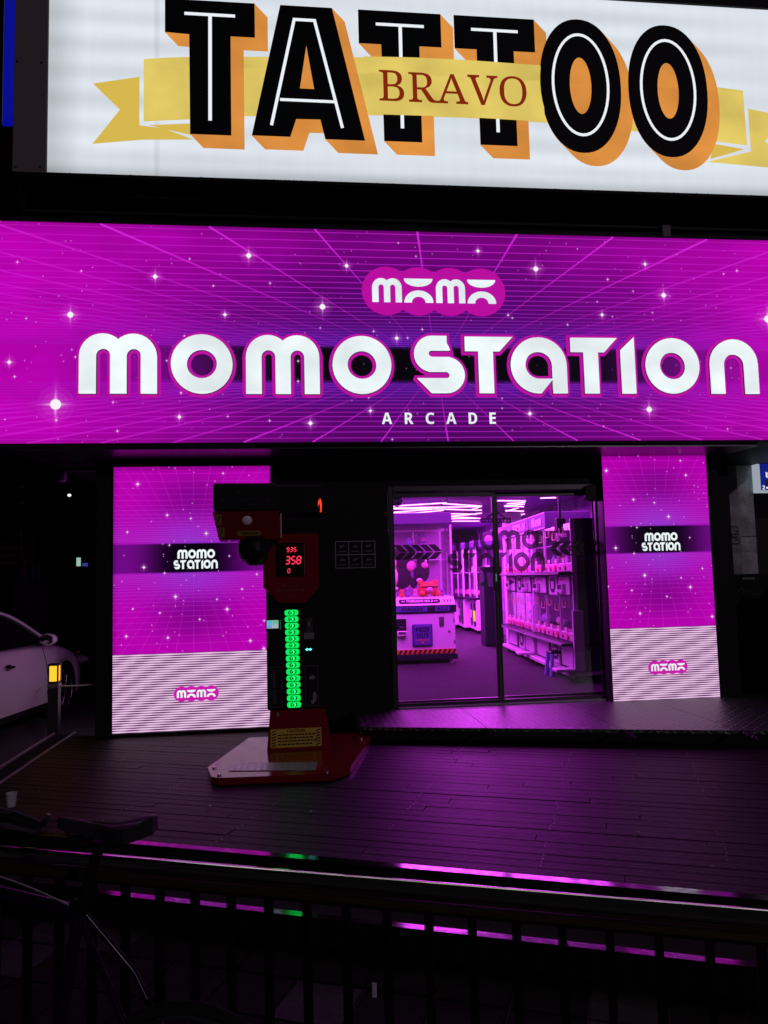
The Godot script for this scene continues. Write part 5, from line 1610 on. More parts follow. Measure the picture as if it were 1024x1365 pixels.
# ------------------------------------------------------------------ alley with the car
func _car():
	var paint = mat("car_white", 0.56, 0.55, 0.57, 0.2)
	paint.clearcoat_enabled = true
	paint.clearcoat = 1.0
	paint.clearcoat_roughness = 0.05
	var dark = mat("car_dark", 0.012, 0.012, 0.013, 0.5)
	var tint = mat("car_window", 0.006, 0.006, 0.008, 0.06)
	var chrome = mat("chrome", 0.75, 0.74, 0.76, 0.12, 1.0)
	var t = thing("parked_car", "white parked sedan in the alley with dark windows and a silver window line", "car", Vector3(-3.82, GROUND, -3.83), -0.14)
	# local: x across (right flank at +0.90), y up, z from nose (0) to tail (4.75)
	var belt = func(s):
		if s < 0.25: return lerpf(0.55, 0.70, s / 0.25)
		if s < 1.5: return lerpf(0.70, 0.96, sin((s - 0.25) / 1.25 * PI / 2))
		if s < 3.9: return 0.96 + 0.04 * (s - 1.5) / 2.4
		return lerpf(1.0, 0.92, (s - 3.9) / 0.85)
	var half = func(s):
		if s < 0.6: return lerpf(0.62, 0.86, sin(s / 0.6 * PI / 2))
		if s < 4.2: return lerpf(0.86, 0.91, minf((s - 0.6) / 0.8, 1.0))
		return lerpf(0.91, 0.74, (s - 4.2) / 0.55)
	var sill = func(s):
		var y = 0.24
		for w in [0.94, 3.78]:
			var d = absf(s - w)
			if d < 0.39: y = maxf(y, 0.33 + sqrt(0.39 * 0.39 - d * d))
		return y
	var body := S()
	var crease := S()
	var prof = func(s):                       # from sill to the centre line of the bonnet
		var h = half.call(s)
		var b = belt.call(s)
		var y0 = sill.call(s)
		var o = []
		for q in [[0.965, 0.0], [0.99, 0.25], [1.0, 0.5], [0.985, 0.72], [0.955, 0.93], [0.915, 1.0]]: o.append(Vector3(h * q[0], lerpf(y0, b, q[1]), s))
		o.append(Vector3(h * 0.80, b + 0.045, s))
		o.append(Vector3(h * 0.40, b + 0.075, s))
		o.append(Vector3(0, b + 0.085, s))
		return o
	var st_list = []
	var s = 0.0
	while s < 4.751:
		st_list.append(s)
		s += 0.05
	for sx in [1.0, -1.0]:
		var rings = []
		for q in st_list:
			var o = prof.call(q)
			for i in o.size(): o[i].x *= sx
			rings.append(o)
		var nr = func(i, j):
			var a = rings[mini(i + 1, rings.size() - 1)][j] - rings[maxi(i - 1, 0)][j]
			var b = rings[i][mini(j + 1, 8)] - rings[i][maxi(j - 1, 0)]
			var n = a.cross(b).normalized()
			if n.dot(Vector3(sx, 0.4, 0)) < 0: n = -n
			return n
		for i in rings.size() - 1:
			for j in 8:
				var n00 = nr.call(i, j)
				var n10 = nr.call(i + 1, j)
				var n01 = nr.call(i, j + 1)
				var n11 = nr.call(i + 1, j + 1)
				tri_s(body, rings[i][j], rings[i + 1][j], rings[i + 1][j + 1], n00, n10, n11)
				tri_s(body, rings[i][j], rings[i + 1][j + 1], rings[i][j + 1], n00, n11, n01)
	obj("body", body, paint, t)
	obj("nose", bx(S(), Vector3(0, 0.45, 0.02), Vector3(1.2, 0.36, 0.06), 0.02), dark, t)
	obj("underside", box_lim(-0.84, 0.84, 0.16, 0.26, 0.25, 4.6, 0.02), dark, t)
	obj("rocker", box_lim(0.82, 0.895, 0.18, 0.262, 1.36, 3.36, 0.015), dark, t)
	# greenhouse
	var roof = func(z):
		if z < 1.35: return 0.0
		if z < 2.35: return lerpf(0.98, 1.42, sin((z - 1.35) / 1.0 * PI / 2) ** 1.1)
		if z < 3.3: return lerpf(1.42, 1.41, (z - 2.35))
		return lerpf(1.41, 1.02, ((z - 3.3) / 1.2) ** 1.4)
	var gl := S()
	var rf := S()
	var line_ = []
	var low = []
	var z0 = 1.36
	while z0 < 4.45:
		var z1 = z0 + 0.103
		var y0 = roof.call(z0)
		var y1 = roof.call(z1)
		var b0 = 0.985 + 0.012 * (z0 - 1.36)
		var b1 = 0.985 + 0.012 * (z1 - 1.36)
		y0 = maxf(y0, b0 + 0.005)
		y1 = maxf(y1, b1 + 0.005)
		for sx in [1.0, -1.0]:
			var a0 = Vector3(0.835 * sx, b0, z0)
			var a1 = Vector3(0.835 * sx, b1, z1)
			var r0 = Vector3((0.835 - 0.24 * (y0 - b0) / 0.44) * sx, y0, z0)
			var r1 = Vector3((0.835 - 0.24 * (y1 - b1) / 0.44) * sx, y1, z1)
			face4(gl, a0, a1, r1, r0, Vector3(0, 0.9, (z0 + z1) / 2))
			var is_roof = z0 > 2.2 and z0 < 3.5
			face4(rf if is_roof else gl, r0, r1, Vector3(0, y1 + 0.05 * minf(1, (y1 - b1) * 3), z1), Vector3(0, y0 + 0.05 * minf(1, (y0 - b0) * 3), z0), Vector3(0, 0.3, (z0 + z1) / 2))
			if sx > 0:
				line_.append(r0 + Vector3(0.012, 0.0, 0))
				low.append(a0 + Vector3(0.012, 0.005, 0))
		z0 = z1
	obj("window", gl, tint, t)
	obj("roof", rf, paint, t)
	obj("window_line", tube(S(), line_, 0.020, 6), paint, t)
	obj("belt_line", tube(S(), low, 0.010, 6), chrome, t)
	obj("pillar", tube(S(), [Vector3(0.842, 0.99, 3.0), Vector3(0.62, 1.41, 2.9)], 0.03, 6), dark, t)
	# door seams, handle, mirror, wheels
	for z in [1.62, 2.72]:
		var pts = []
		for q in [[0.972, 0.30], [1.003, 0.48], [1.004, 0.62], [0.99, 0.78], [0.95, 0.93], [0.918, 0.985]]: pts.append(Vector3(half.call(z) * q[0] + 0.001, q[1], z + (0.12 if z < 2 else -0.1) * (0.95 - q[1]) * -1.0))
		obj("door_seam", tube(S(), pts, 0.004, 5), dark, t)
	var hn = obj("door_handle", bx(S(), Vector3(0.915, 0.80, 2.50), Vector3(0.03, 0.028, 0.2), 0.01), chrome, t)
	obj("handle_cup", ball(S(), Vector3(0.896, 0.80, 2.50), Vector3(0.012, 0.035, 0.085), 10), dark, hn)
	var mr = obj("mirror", ball(S(), Vector3(1.0, 1.06, 1.76), Vector3(0.115, 0.075, 0.07), 14), paint, t)
	obj("mirror_foot", bx(S(), Vector3(0.90, 1.0, 1.76), Vector3(0.12, 0.03, 0.05), 0.008), dark, mr)
	obj("mirror_glass", ball(S(), Vector3(1.0, 1.06, 1.82), Vector3(0.095, 0.06, 0.02), 12), mat("mirror_face", 0.4, 0.4, 0.42, 0.05, 1.0), mr)
	obj("side_marker", ball(S(), Vector3(0.885, 0.80, 0.62), Vector3(0.012, 0.018, 0.05), 8), mat("marker_amber", 0.6, 0.3, 0.05, 0.3), t)
	obj("headlight", ball(S(), Vector3(0.68, 0.66, 0.16), Vector3(0.16, 0.07, 0.14), 12), mat("lamp_lens", 0.3, 0.3, 0.32, 0.08), t)
	for sx in [1.0, -1.0]:
		for z in [0.94, 3.78]:
			var c = Vector3(0.80 * sx, 0.33, z)
			var well = obj("wheel_arch", rod(c + Vector3(-0.12 * sx, 0, 0), c + Vector3(0.03 * sx, 0, 0), 0.385, 28), dark, t)
			var w = obj("wheel", torus(S(), Transform3D(Basis(Vector3.UP, PI / 2), c), 0.262, 0.07, 32, 8), mat("tyre", 0.02, 0.02, 0.02, 0.8), t)
			obj("rim", torus(S(), Transform3D(Basis(Vector3.UP, PI / 2), c + Vector3(0.05 * sx, 0, 0)), 0.205, 0.014, 28, 6), mat("rim_alloy", 0.5, 0.5, 0.52, 0.25, 0.9), w)
			for k in 5:
				var a = TAU * k / 5 + 0.3
				for d in [-0.13, 0.13]: obj("spoke", rod(c + Vector3(0.06 * sx, sin(a) * 0.04, cos(a) * 0.04), c + Vector3(0.055 * sx, sin(a + d) * 0.2, cos(a + d) * 0.2), 0.012, 5), mat("rim_alloy", 0, 0, 0), w)
			obj("hub", rod(c + Vector3(0.03 * sx, 0, 0), c + Vector3(0.07 * sx, 0, 0), 0.04, 12), mat("rim_alloy", 0, 0, 0), w)

func _alley():
	_car()
	# lit bollard with a chain to the building corner
	var b = in_world(thing("bollard", "dark square bollard with a lit amber lamp on top", "bollard", Vector3(-2.47, -0.02, -0.25)))
	var bm = mat("bollard_bronze", 0.05, 0.04, 0.035, 0.4, 0.5)
	obj("post", box_lim(-2.535, -2.435, -0.12, 0.50, -0.30, -0.20, 0.004), bm, b)
	var lampm = glow("amber_lamp", 1.0, 0.72, 0.17, 1.4)
	obj("lamp_glass", box_lim(-2.529, -2.441, 0.50, 0.655, -0.294, -0.206, 0.004), lampm, b)
	obj("cap", box_lim(-2.54, -2.43, 0.655, 0.675, -0.305, -0.195, 0.004), bm, b)
	for x in [-2.529, -2.441]:
		for z in [-0.294, -0.206]: obj("corner_bar", box_lim(x - 0.007, x + 0.007, 0.50, 0.655, z - 0.007, z + 0.007), bm, b)
	obj("clamp", box_lim(-2.54, -2.43, 0.435, 0.475, -0.305, -0.195, 0.004), mat("clamp_grey", 0.3, 0.28, 0.3, 0.4, 0.6), b)
	var o := OmniLight3D.new()
	o.name = "bollard_light"
	o.light_color = Color(1.0, 0.66, 0.22)
	o.light_energy = 0.03
	o.light_size = 0.05
	o.omni_range = 8.0
	o.shadow_enabled = true
	o.position = Vector3(-2.485, 0.58, -0.25)
	add_child(o)
	var rope = in_world(thing("barrier_cord", "thin white cord strung from the lit bollard to the building corner", "cord", Vector3(-2.2, 0.45, -0.2)))
	var pts = []
	for k in 9: pts.append(Vector3(lerpf(-2.43, -1.9, k / 8.0), 0.455 + 0.035 * k / 8.0 - 0.012 * sin(PI * k / 8.0), lerpf(-0.2, -0.06, k / 8.0)))
	obj("cord", tube(S(), pts, 0.008, 6), mat("cord_white", 0.65, 0.6, 0.65, 0.6), rope)
	obj("loose_end", tube(S(), [Vector3(-2.535, 0.455, -0.2), Vector3(-2.60, 0.445, -0.2), Vector3(-2.64, 0.41, -0.19), Vector3(-2.65, 0.35, -0.19)], 0.006, 6), mat("cord_white", 0, 0, 0), rope)
	# bottom of the alley
	var wall = textured(mat("alley_wall", 0.028, 0.024, 0.026, 0.8), speckle(33, 128, 0.5, 1.0, 1.0), Vector3(0.5, 0.5, 0.5), true)
	var bb = in_world(thing("alley_building", "dark building closing off the alley behind the parked car", "building", Vector3(-7, GROUND, -13)))
	obj("wall", box_lim(-16.0, -1.98, GROUND, 24.0, -15.0, -13.6), wall, bb)
	obj("wall", box_lim(-16.0, -7.6, GROUND, 24.0, -13.58, 6.0), wall, bb)
	obj("parapet", box_lim(-16.0, -1.98, 24.01, 24.3, -15.0, -13.5), mat("parapet_dark", 0.03, 0.03, 0.03, 0.8), bb)
	for k in 3:
		var x = -7.1 + k * 1.9
		var w = obj("window", box_lim(x, x + 1.2, 1.2 + GROUND, 3.0, -13.6, -13.56, 0.0), mat("alley_glass", 0.01, 0.01, 0.012, 0.08), bb)
		for xx in [x - 0.03, x + 0.6, x + 1.2]: obj("frame", box_lim(xx, xx + 0.03, 1.2 + GROUND, 3.0, -13.56, -13.53), mat("alley_frame", 0.12, 0.10, 0.12, 0.5), w)
	obj("door", box_lim(-4.1, -3.2, GROUND, 2.0, -13.6, -13.55, 0.0), mat("alley_door", 0.05, 0.035, 0.045, 0.5), bb)
	var pst = mat("poster_maroon", 0.07, 0.022, 0.04, 0.6)
	for k in 2:
		var p = in_world(thing("shop_poster", ["dim maroon poster on the alley wall above the car roof", "dim maroon poster low on the alley wall behind the car roof"][k], "poster", Vector3(-6.2, 2.2, -7.5)))
		var y = [1.75, 0.9][k]
		obj("sheet", box_lim(-5.65, -4.85, y, y + 0.62, -7.02, -7.0), pst, p)
		for q in 3: obj("text_line", box_lim(-5.5, -4.95 - 0.1 * q, y + 0.14 + q * 0.14, y + 0.19 + q * 0.14, -6.999, -6.996), mat("poster_pale", 0.20, 0.12, 0.15, 0.6), p)
	var hut = in_world(thing("alley_shed", "low dark shed along the alley carrying two posters", "shed", Vector3(-5.6, GROUND, -7.6)))
	obj("wall", box_lim(-7.5, -4.7, GROUND, 2.7, -8.6, -7.03), mat("shed_dark", 0.012, 0.011, 0.012, 0.7), hut)
	obj("roof", box_lim(-7.55, -4.6, 2.705, 2.78, -8.7, -6.9, 0.01), mat("shed_dark", 0, 0, 0), hut)
	# wall lamp and camera-like flood fitting high on the building corner
	var f = in_world(thing("flood_lamp", "grey unlit flood lamp on an arm at the building corner", "lamp", Vector3(-2.4, 2.65, -0.5)))
	obj("arm", rod(Vector3(-1.97, 2.70, -0.45), Vector3(-2.47, 2.70, -0.5), 0.028), mat("lamp_arm", 0.10, 0.09, 0.10, 0.5), f)
	obj("head", lathe(S(), Vector3(-2.51, 2.57, -0.5), [Vector2(0.0, 0.0), Vector2(0.035, 0.0), Vector2(0.048, 0.02), Vector2(0.05, 0.09), Vector2(0.03, 0.12), Vector2(0.0, 0.12)], 16), mat("lamp_head", 0.42, 0.38, 0.42, 0.45), f)
	obj("joint", rod(Vector3(-2.51, 2.69, -0.5), Vector3(-2.51, 2.75, -0.5), 0.025), mat("lamp_arm", 0, 0, 0), f)
	# small far lights
	for q in [["window_light", "tiny white lamp high in the dark alley", Vector3(-5.29, 3.56, -10.5), 0.045, glow("far_white", 1, 1, 0.95, 1.2)], ["far_sign_light", "small pale green lit sign at the end of the alley", Vector3(-5.21, 2.02, -11.0), 0.06, glow("far_green", 0.62, 0.78, 0.70, 0.9)], ["blue_sign_light", "small dark blue lit strip at the end of the alley", Vector3(-5.06, 1.95, -11.0), 0.08, glow("far_blue", 0.22, 0.22, 0.55, 0.9)]]:
		var l = in_world(thing(q[0], q[1], "lamp", q[2]))
		var r = q[3]
		if r < 0.05: obj("bulb", ball(S(), q[2], Vector3(r, r * 0.8, r), 8), q[4], l)
		else: obj("lit_panel", box_lim(q[2].x - r * 0.8, q[2].x + r * 0.8, q[2].y - r * (1.7 if r < 0.075 else 0.5), q[2].y + r * (1.7 if r < 0.075 else 0.5), q[2].z - 0.03, q[2].z, 0.008), q[4], l)
		obj("bracket", box_lim(q[2].x - 0.012, q[2].x + 0.012, GROUND, q[2].y - r * 0.9, q[2].z - 0.09, q[2].z - 0.066), mat("shed_dark", 0, 0, 0), l)
	var d = in_world(thing("drain_pipe", "thin wall pipe with shiny clips beyond the parked car", "pipe", Vector3(-5.10, GROUND, -6.9)))
	obj("pipe", rod(Vector3(-5.10, GROUND, -6.88), Vector3(-5.10, 3.6, -6.88), 0.022), mat("pipe_grey", 0.16, 0.13, 0.16, 0.35, 0.4), d)
	for y in [1.7, 2.4, 3.0, 3.3]: obj("clip", box_lim(-5.13, -5.07, y, y + 0.03, -6.9, -6.85), mat("steel", 0, 0, 0), d)
	var c = in_world(thing("display_case", "plum display case with shiny bottles on top at the shed corner", "display case", Vector3(-4.75, GROUND, -6.6)))
	obj("case", box_lim(-5.05, -4.45, GROUND, 1.55, -6.9, -6.3, 0.01), mat("case_plum", 0.07, 0.045, 0.07, 0.5), c)
	for x in [-4.95, -4.80, -4.7]: obj("bottle", lathe(S(), Vector3(x, 1.551, -6.6), [Vector2(0.035, 0), Vector2(0.035, 0.24), Vector2(0.014, 0.30), Vector2(0.014, 0.36), Vector2(0, 0.36)], 12), mat("bottle_plum", 0.22, 0.10, 0.24, 0.1), c)
	# blue sign farther up the street, behind the end of the tattoo sign
	var s = in_world(thing("blue_sign", "tall blue lit sign with white letter ends behind the tattoo sign", "sign", Vector3(-3.0, 6.8, -1.0)))
	obj("box", box_lim(-3.385, -2.4, 6.84, 9.4, -1.25, -1.02), mat("sign_case_white", 0.45, 0.45, 0.47, 0.5), s)
	obj("lit_face", box_lim(-3.37, -2.41, 6.85, 9.39, -1.018, -1.0), glow("blue_face", 0.02, 0.05, 0.56, 0.95), s)
	obj("base", prism(S(), [ccw(P([Vector2(-3.36, 6.835), Vector2(-2.4, 6.835), Vector2(-2.4, 6.62), Vector2(-3.16, 6.62)]))], [], -1.0, 0.2), mat("sign_base_grey", 0.30, 0.29, 0.28, 0.6), s)
	for q in [[8.32, 8.42], [8.12, 8.22], [7.93, 7.98], [7.72, 7.82]]:
		obj("letter_end", box_lim(-3.215, -3.1, q[0], q[1], -0.999, -0.994), glow("blue_letter", 0.86, 0.88, 0.95), s)
	obj("bracket", box_lim(-2.9, -2.62, 7.2, 7.3, -1.3, -1.255), mat("dark_steel", 0, 0, 0), s)

# ------------------------------------------------------------------ neighbour on the other side
func _next_door():
	var w1 = textured(mat("neighbour_grey", 0.5, 0.5, 0.52, 0.75), speckle(71, 128, 0.85, 1.0, 1.0), Vector3(0.6, 0.6, 0.6), true)
	var b = in_world(thing("neighbour_building", "pale grey neighbouring building with a pier beside the narrow panel", "building", Vector3(5.3, GROUND, -1.5)))
	obj("pier", box_lim(4.78, 5.47, GROUND, 3.4, -1.9, -1.0, 0.008), w1, b)
	obj("pier", box_lim(5.478, 5.70, GROUND, 3.4, -1.9, -1.05, 0.008), textured(mat("neighbour_pale", 0.74, 0.74, 0.76, 0.75), speckle(72, 128, 0.85, 1.0, 1.0), Vector3(0.6, 0.6, 0.6), true), b)
	obj("pier_joint", box_lim(5.48, 5.695, 1.86, 1.874, -1.052, -1.047), mat("joint_dark", 0.08, 0.08, 0.08, 0.8), b)
	obj("wall", box_lim(5.71, 12.0, GROUND, 9.0, -3.2, -2.6), mat("alley_wall", 0, 0, 0), b)
	obj("shopfront", box_lim(5.72, 9.0, 0.0, 2.2, -2.59, -2.5), mat("shopfront_dark", 0.02, 0.016, 0.013, 0.4), b)
	obj("door_post", box_lim(5.80, 5.83, 0.3, 2.4, -2.48, -2.44), mat("post_pale", 0.3, 0.3, 0.3, 0.5), b)
	for k in 3: obj("poster", box_lim(5.92, 6.4, 0.95 + k * 0.36, 1.25 + k * 0.36, -2.49, -2.48), mat("poster_brown_%d" % k, [0.09, 0.12, 0.14][k], [0.05, 0.07, 0.10][k], [0.03, 0.06, 0.09][k], 0.6), b)
	var n = in_world(thing("notice_plate", "small framed no smoking notice on the grey pier", "notice", Vector3(5.35, 1.88, -1.0)))
	var ink = mat("notice_dark", 0.03, 0.03, 0.03, 0.6)
	obj("plate", prism(S(), [round_rect(5.272, 1.768, 5.435, 1.992, 0.02)], [], -0.990, 0.009), ink, n)
	obj("face", prism(S(), [round_rect(5.284, 1.780, 5.423, 1.980, 0.014)], [], -0.986, 0.003), mat("notice_grey", 0.22, 0.22, 0.23, 0.6), n)
	obj("bar_mark", prism(S(), stroke([Vector2(5.305, 1.935), Vector2(5.345, 1.84)], 0.03), [], -0.983, 0.002), ink, n)
	for q in [[5.365, 1.88, 0.05], [5.385, 1.915, 0.03], [5.36, 1.845, 0.045], [5.375, 1.815, 0.035]]: obj("text_line", box_lim(q[0], q[0] + q[2], q[1], q[1] + 0.02, -0.985, -0.982), ink, n)
	var s = in_world(thing("blue_shop_sign", "blue lit projecting shop sign with orange lettering at the pale pier", "sign", Vector3(6.1, 2.4, -1.0)))
	var case_ = mat("sign_case_white", 0, 0, 0)
	obj("box", box_lim(5.69, 7.0, 2.405, 3.0, -1.045, -0.93, 0.006), glow("case_edge", 0.62, 0.66, 0.70, 0.9), s)
	obj("lit_face", box_lim(5.725, 6.98, 2.43, 2.985, -0.929, -0.92), glow("shop_blue", 0.07, 0.12, 0.50, 0.95), s)
	var wh = glow("shop_white", 0.9, 0.9, 0.95)
	var og = glow("shop_orange", 0.93, 0.62, 0.20)
	obj("letter", prism(S(), [ccw(P([Vector2(5.81, 2.60), Vector2(5.98, 2.60), Vector2(5.98, 2.65), Vector2(5.92, 2.65), Vector2(5.92, 2.78), Vector2(5.86, 2.78), Vector2(5.86, 2.65), Vector2(5.81, 2.65)]))], [], -0.915, 0.004), og, s)
	for q in [[5.80, 5.99, 2.585, 2.598], [5.795, 5.808, 2.598, 2.655]]: obj("letter_line", box_lim(q[0], q[1], q[2], q[3], -0.919, -0.914), wh, s)
	print_text("2", 0.05, Vector3(5.755, 2.462, -0.917), wh, s)
	for q in [[5.79, 5.83], [5.84, 5.88], [5.89, 5.94]]: obj("letter", box_lim(q[0], q[1], 2.447, 2.47, -0.919, -0.915), wh, s)
	obj("vinyl_band", box_lim(5.78, 6.3, 2.49, 2.555, -0.919, -0.916), mat("vinyl_plum", 0.06, 0.03, 0.08, 0.5), s)
	panel_light("blue_shop_sign_light", Vector3(6.3, 2.7, -0.88), Vector2(1.2, 0.5), Color(0.7, 0.75, 1.0), 0.05, Vector3.BACK)
	var camera_ = in_world(thing("street_camera", "black dome camera hanging in front of the blue shop sign", "camera", Vector3(5.80, 2.8, -0.85)))
	obj("dome", ball(S(), Vector3(5.805, 2.775, -0.80), Vector3(0.055, 0.055, 0.055), 14), mat("closer_black", 0, 0, 0), camera_)
	obj("stem", rod(Vector3(5.815, 2.80, -0.80), Vector3(5.83, 2.76, -0.80), 0.03), mat("closer_black", 0, 0, 0), camera_)
	obj("arm", rod(Vector3(5.82, 2.81, -0.80), Vector3(5.86, 2.98, -0.80), 0.015), mat("closer_black", 0, 0, 0), camera_)
	# dark hoarding standing on the platform side
	var h = in_world(thing("dark_hoarding", "black scribbled hoarding standing between the narrow panel and the pier", "hoarding", Vector3(5.4, 0.0, -0.5)))
	var hb = mat("hoarding_black", 0.010, 0.010, 0.011, 0.6)
	obj("board", box_lim(4.74, 5.70, 0.0, 1.40, -0.62, -0.56, 0.006), hb, h)
	var ch = mat("chalk_grey", 0.045, 0.045, 0.05, 0.8)
	rng.seed = 19
	for k in 4:
		var y = 1.20 - k * 0.20
		var pts = []
		for i in 14: pts.append(Vector2(5.10 + i * 0.022 + rng.randf_range(-0.01, 0.01), y + rng.randf_range(-0.045, 0.045)))
		obj("scribble", prism(S(), stroke(pts, 0.009), [], -0.557, 0.002), ch, h)
	obj("handle", box_lim(5.17, 5.33, 1.335, 1.36, -0.558, -0.548), mat("handle_grey", 0.10, 0.10, 0.10, 0.5), h)
	var tp = in_world(thing("covered_scooter", "black covered shape leaning up beside the hoarding", "covered scooter", Vector3(5.9, 0.0, 0.1)))
	var rows = []
	for i in 13:
		var x = 5.42 + i * 0.13
		var top = 1.28 + 0.22 * sstep(0, 1, i / 7.0) - 0.05 * sin(i * 1.7)
		var row = []
		for q in [[0.40, 0.0], [0.36, 0.45], [0.28, 0.9], [0.12, 0.985], [-0.1, 1.0], [-0.3, 0.6], [-0.36, 0.0]]:
			row.append(Vector3(x + 0.02 * sin(i * 2.3 + q[1] * 5.0), top * q[1], 0.0 + q[0] + 0.025 * sin(i * 1.9 + q[1] * 7.0)))
		rows.append(row)
	var cv := S()
	for i in 12:
		for j in 6: face4(cv, rows[i][j], rows[i + 1][j], rows[i + 1][j + 1], rows[i][j + 1], Vector3(6.2, 0.5, 0.0))
	for e in [0, 12]:
		for j in range(1, 6): face4(cv, rows[e][0], rows[e][j], rows[e][j + 1], rows[e][0], Vector3(6.2, 0.5, 0.0))
	obj("cover", cv, mat("cover_black", 0.008, 0.008, 0.009, 0.7), tp)
	obj("reflector", prism(S(), stroke([Vector2(5.575, 0.85), Vector2(5.575, 0.875), Vector2(5.605, 0.89), Vector2(5.64, 0.89), Vector2(5.575, 0.85)], 0.006), [], 0.415, 0.004), mat("reflector_orange", 0.8, 0.16, 0.05, 0.3), tp)

# ------------------------------------------------------------------ railing
func _railing():
	var t = thing("railing", "low street railing with a polished handrail and black square balusters", "railing", Vector3(-0.928, GROUND, 5.434), deg_to_rad(-21.96))
	var black = mat("railing_black", 0.010, 0.009, 0.009, 0.5, 0.2)
	obj("handrail", rod(Vector3(-1.4, 0.893, 0), Vector3(4.4, 0.893, 0), 0.024, 32), mat("handrail_steel", 0.8, 0.78, 0.76, 0.09, 1.0), t)
	obj("flat_bar", box_lim(-1.4, 4.4, 0.852, 0.868, -0.030, 0.030, 0.003), mat("bar_bronze", 0.14, 0.10, 0.06, 0.5, 0.9), t)
	obj("upper_bar", box_lim(-1.4, 4.4, 0.838, 0.851, -0.013, 0.013, 0.002), black, t)
	obj("bottom_bar", box_lim(-1.4, 4.4, 0.09, 0.125, -0.013, 0.013, 0.002), black, t)
	var st = box_lim(-0.0105, 0.0105, 0.126, 0.837, -0.0105, 0.0105, 0.001).commit()
	for k in 46: obj("baluster", st, black, t, Vector3(-1.253 + k * 0.1131, 0, 0))
	for x in [-1.38, 4.38]: obj("post", box_lim(x - 0.025, x + 0.025, 0.0, 0.8515, -0.0255, 0.0255, 0.003), black, t)
	for k in [14, 31]: obj("foot", box_lim(-1.253 + k * 0.1131 - 0.012, -1.253 + k * 0.1131 + 0.012, 0.0, 0.09, -0.0125, 0.0125), black, t)
	var w = in_world(thing("cable_tag", "small pale tag tied to a baluster of the railing", "tag", Vector3(0.21, 0.35, 5.95)))
	obj("strip", bx(S(), Vector3.ZERO, Vector3(0.012, 0.036, 0.004), 0.001, Transform3D(Basis(Vector3.UP, -0.38), Vector3(0.178, 0.395, 5.893 + 0.02))), mat("tag_lilac", 0.55, 0.5, 0.62, 0.5), w)

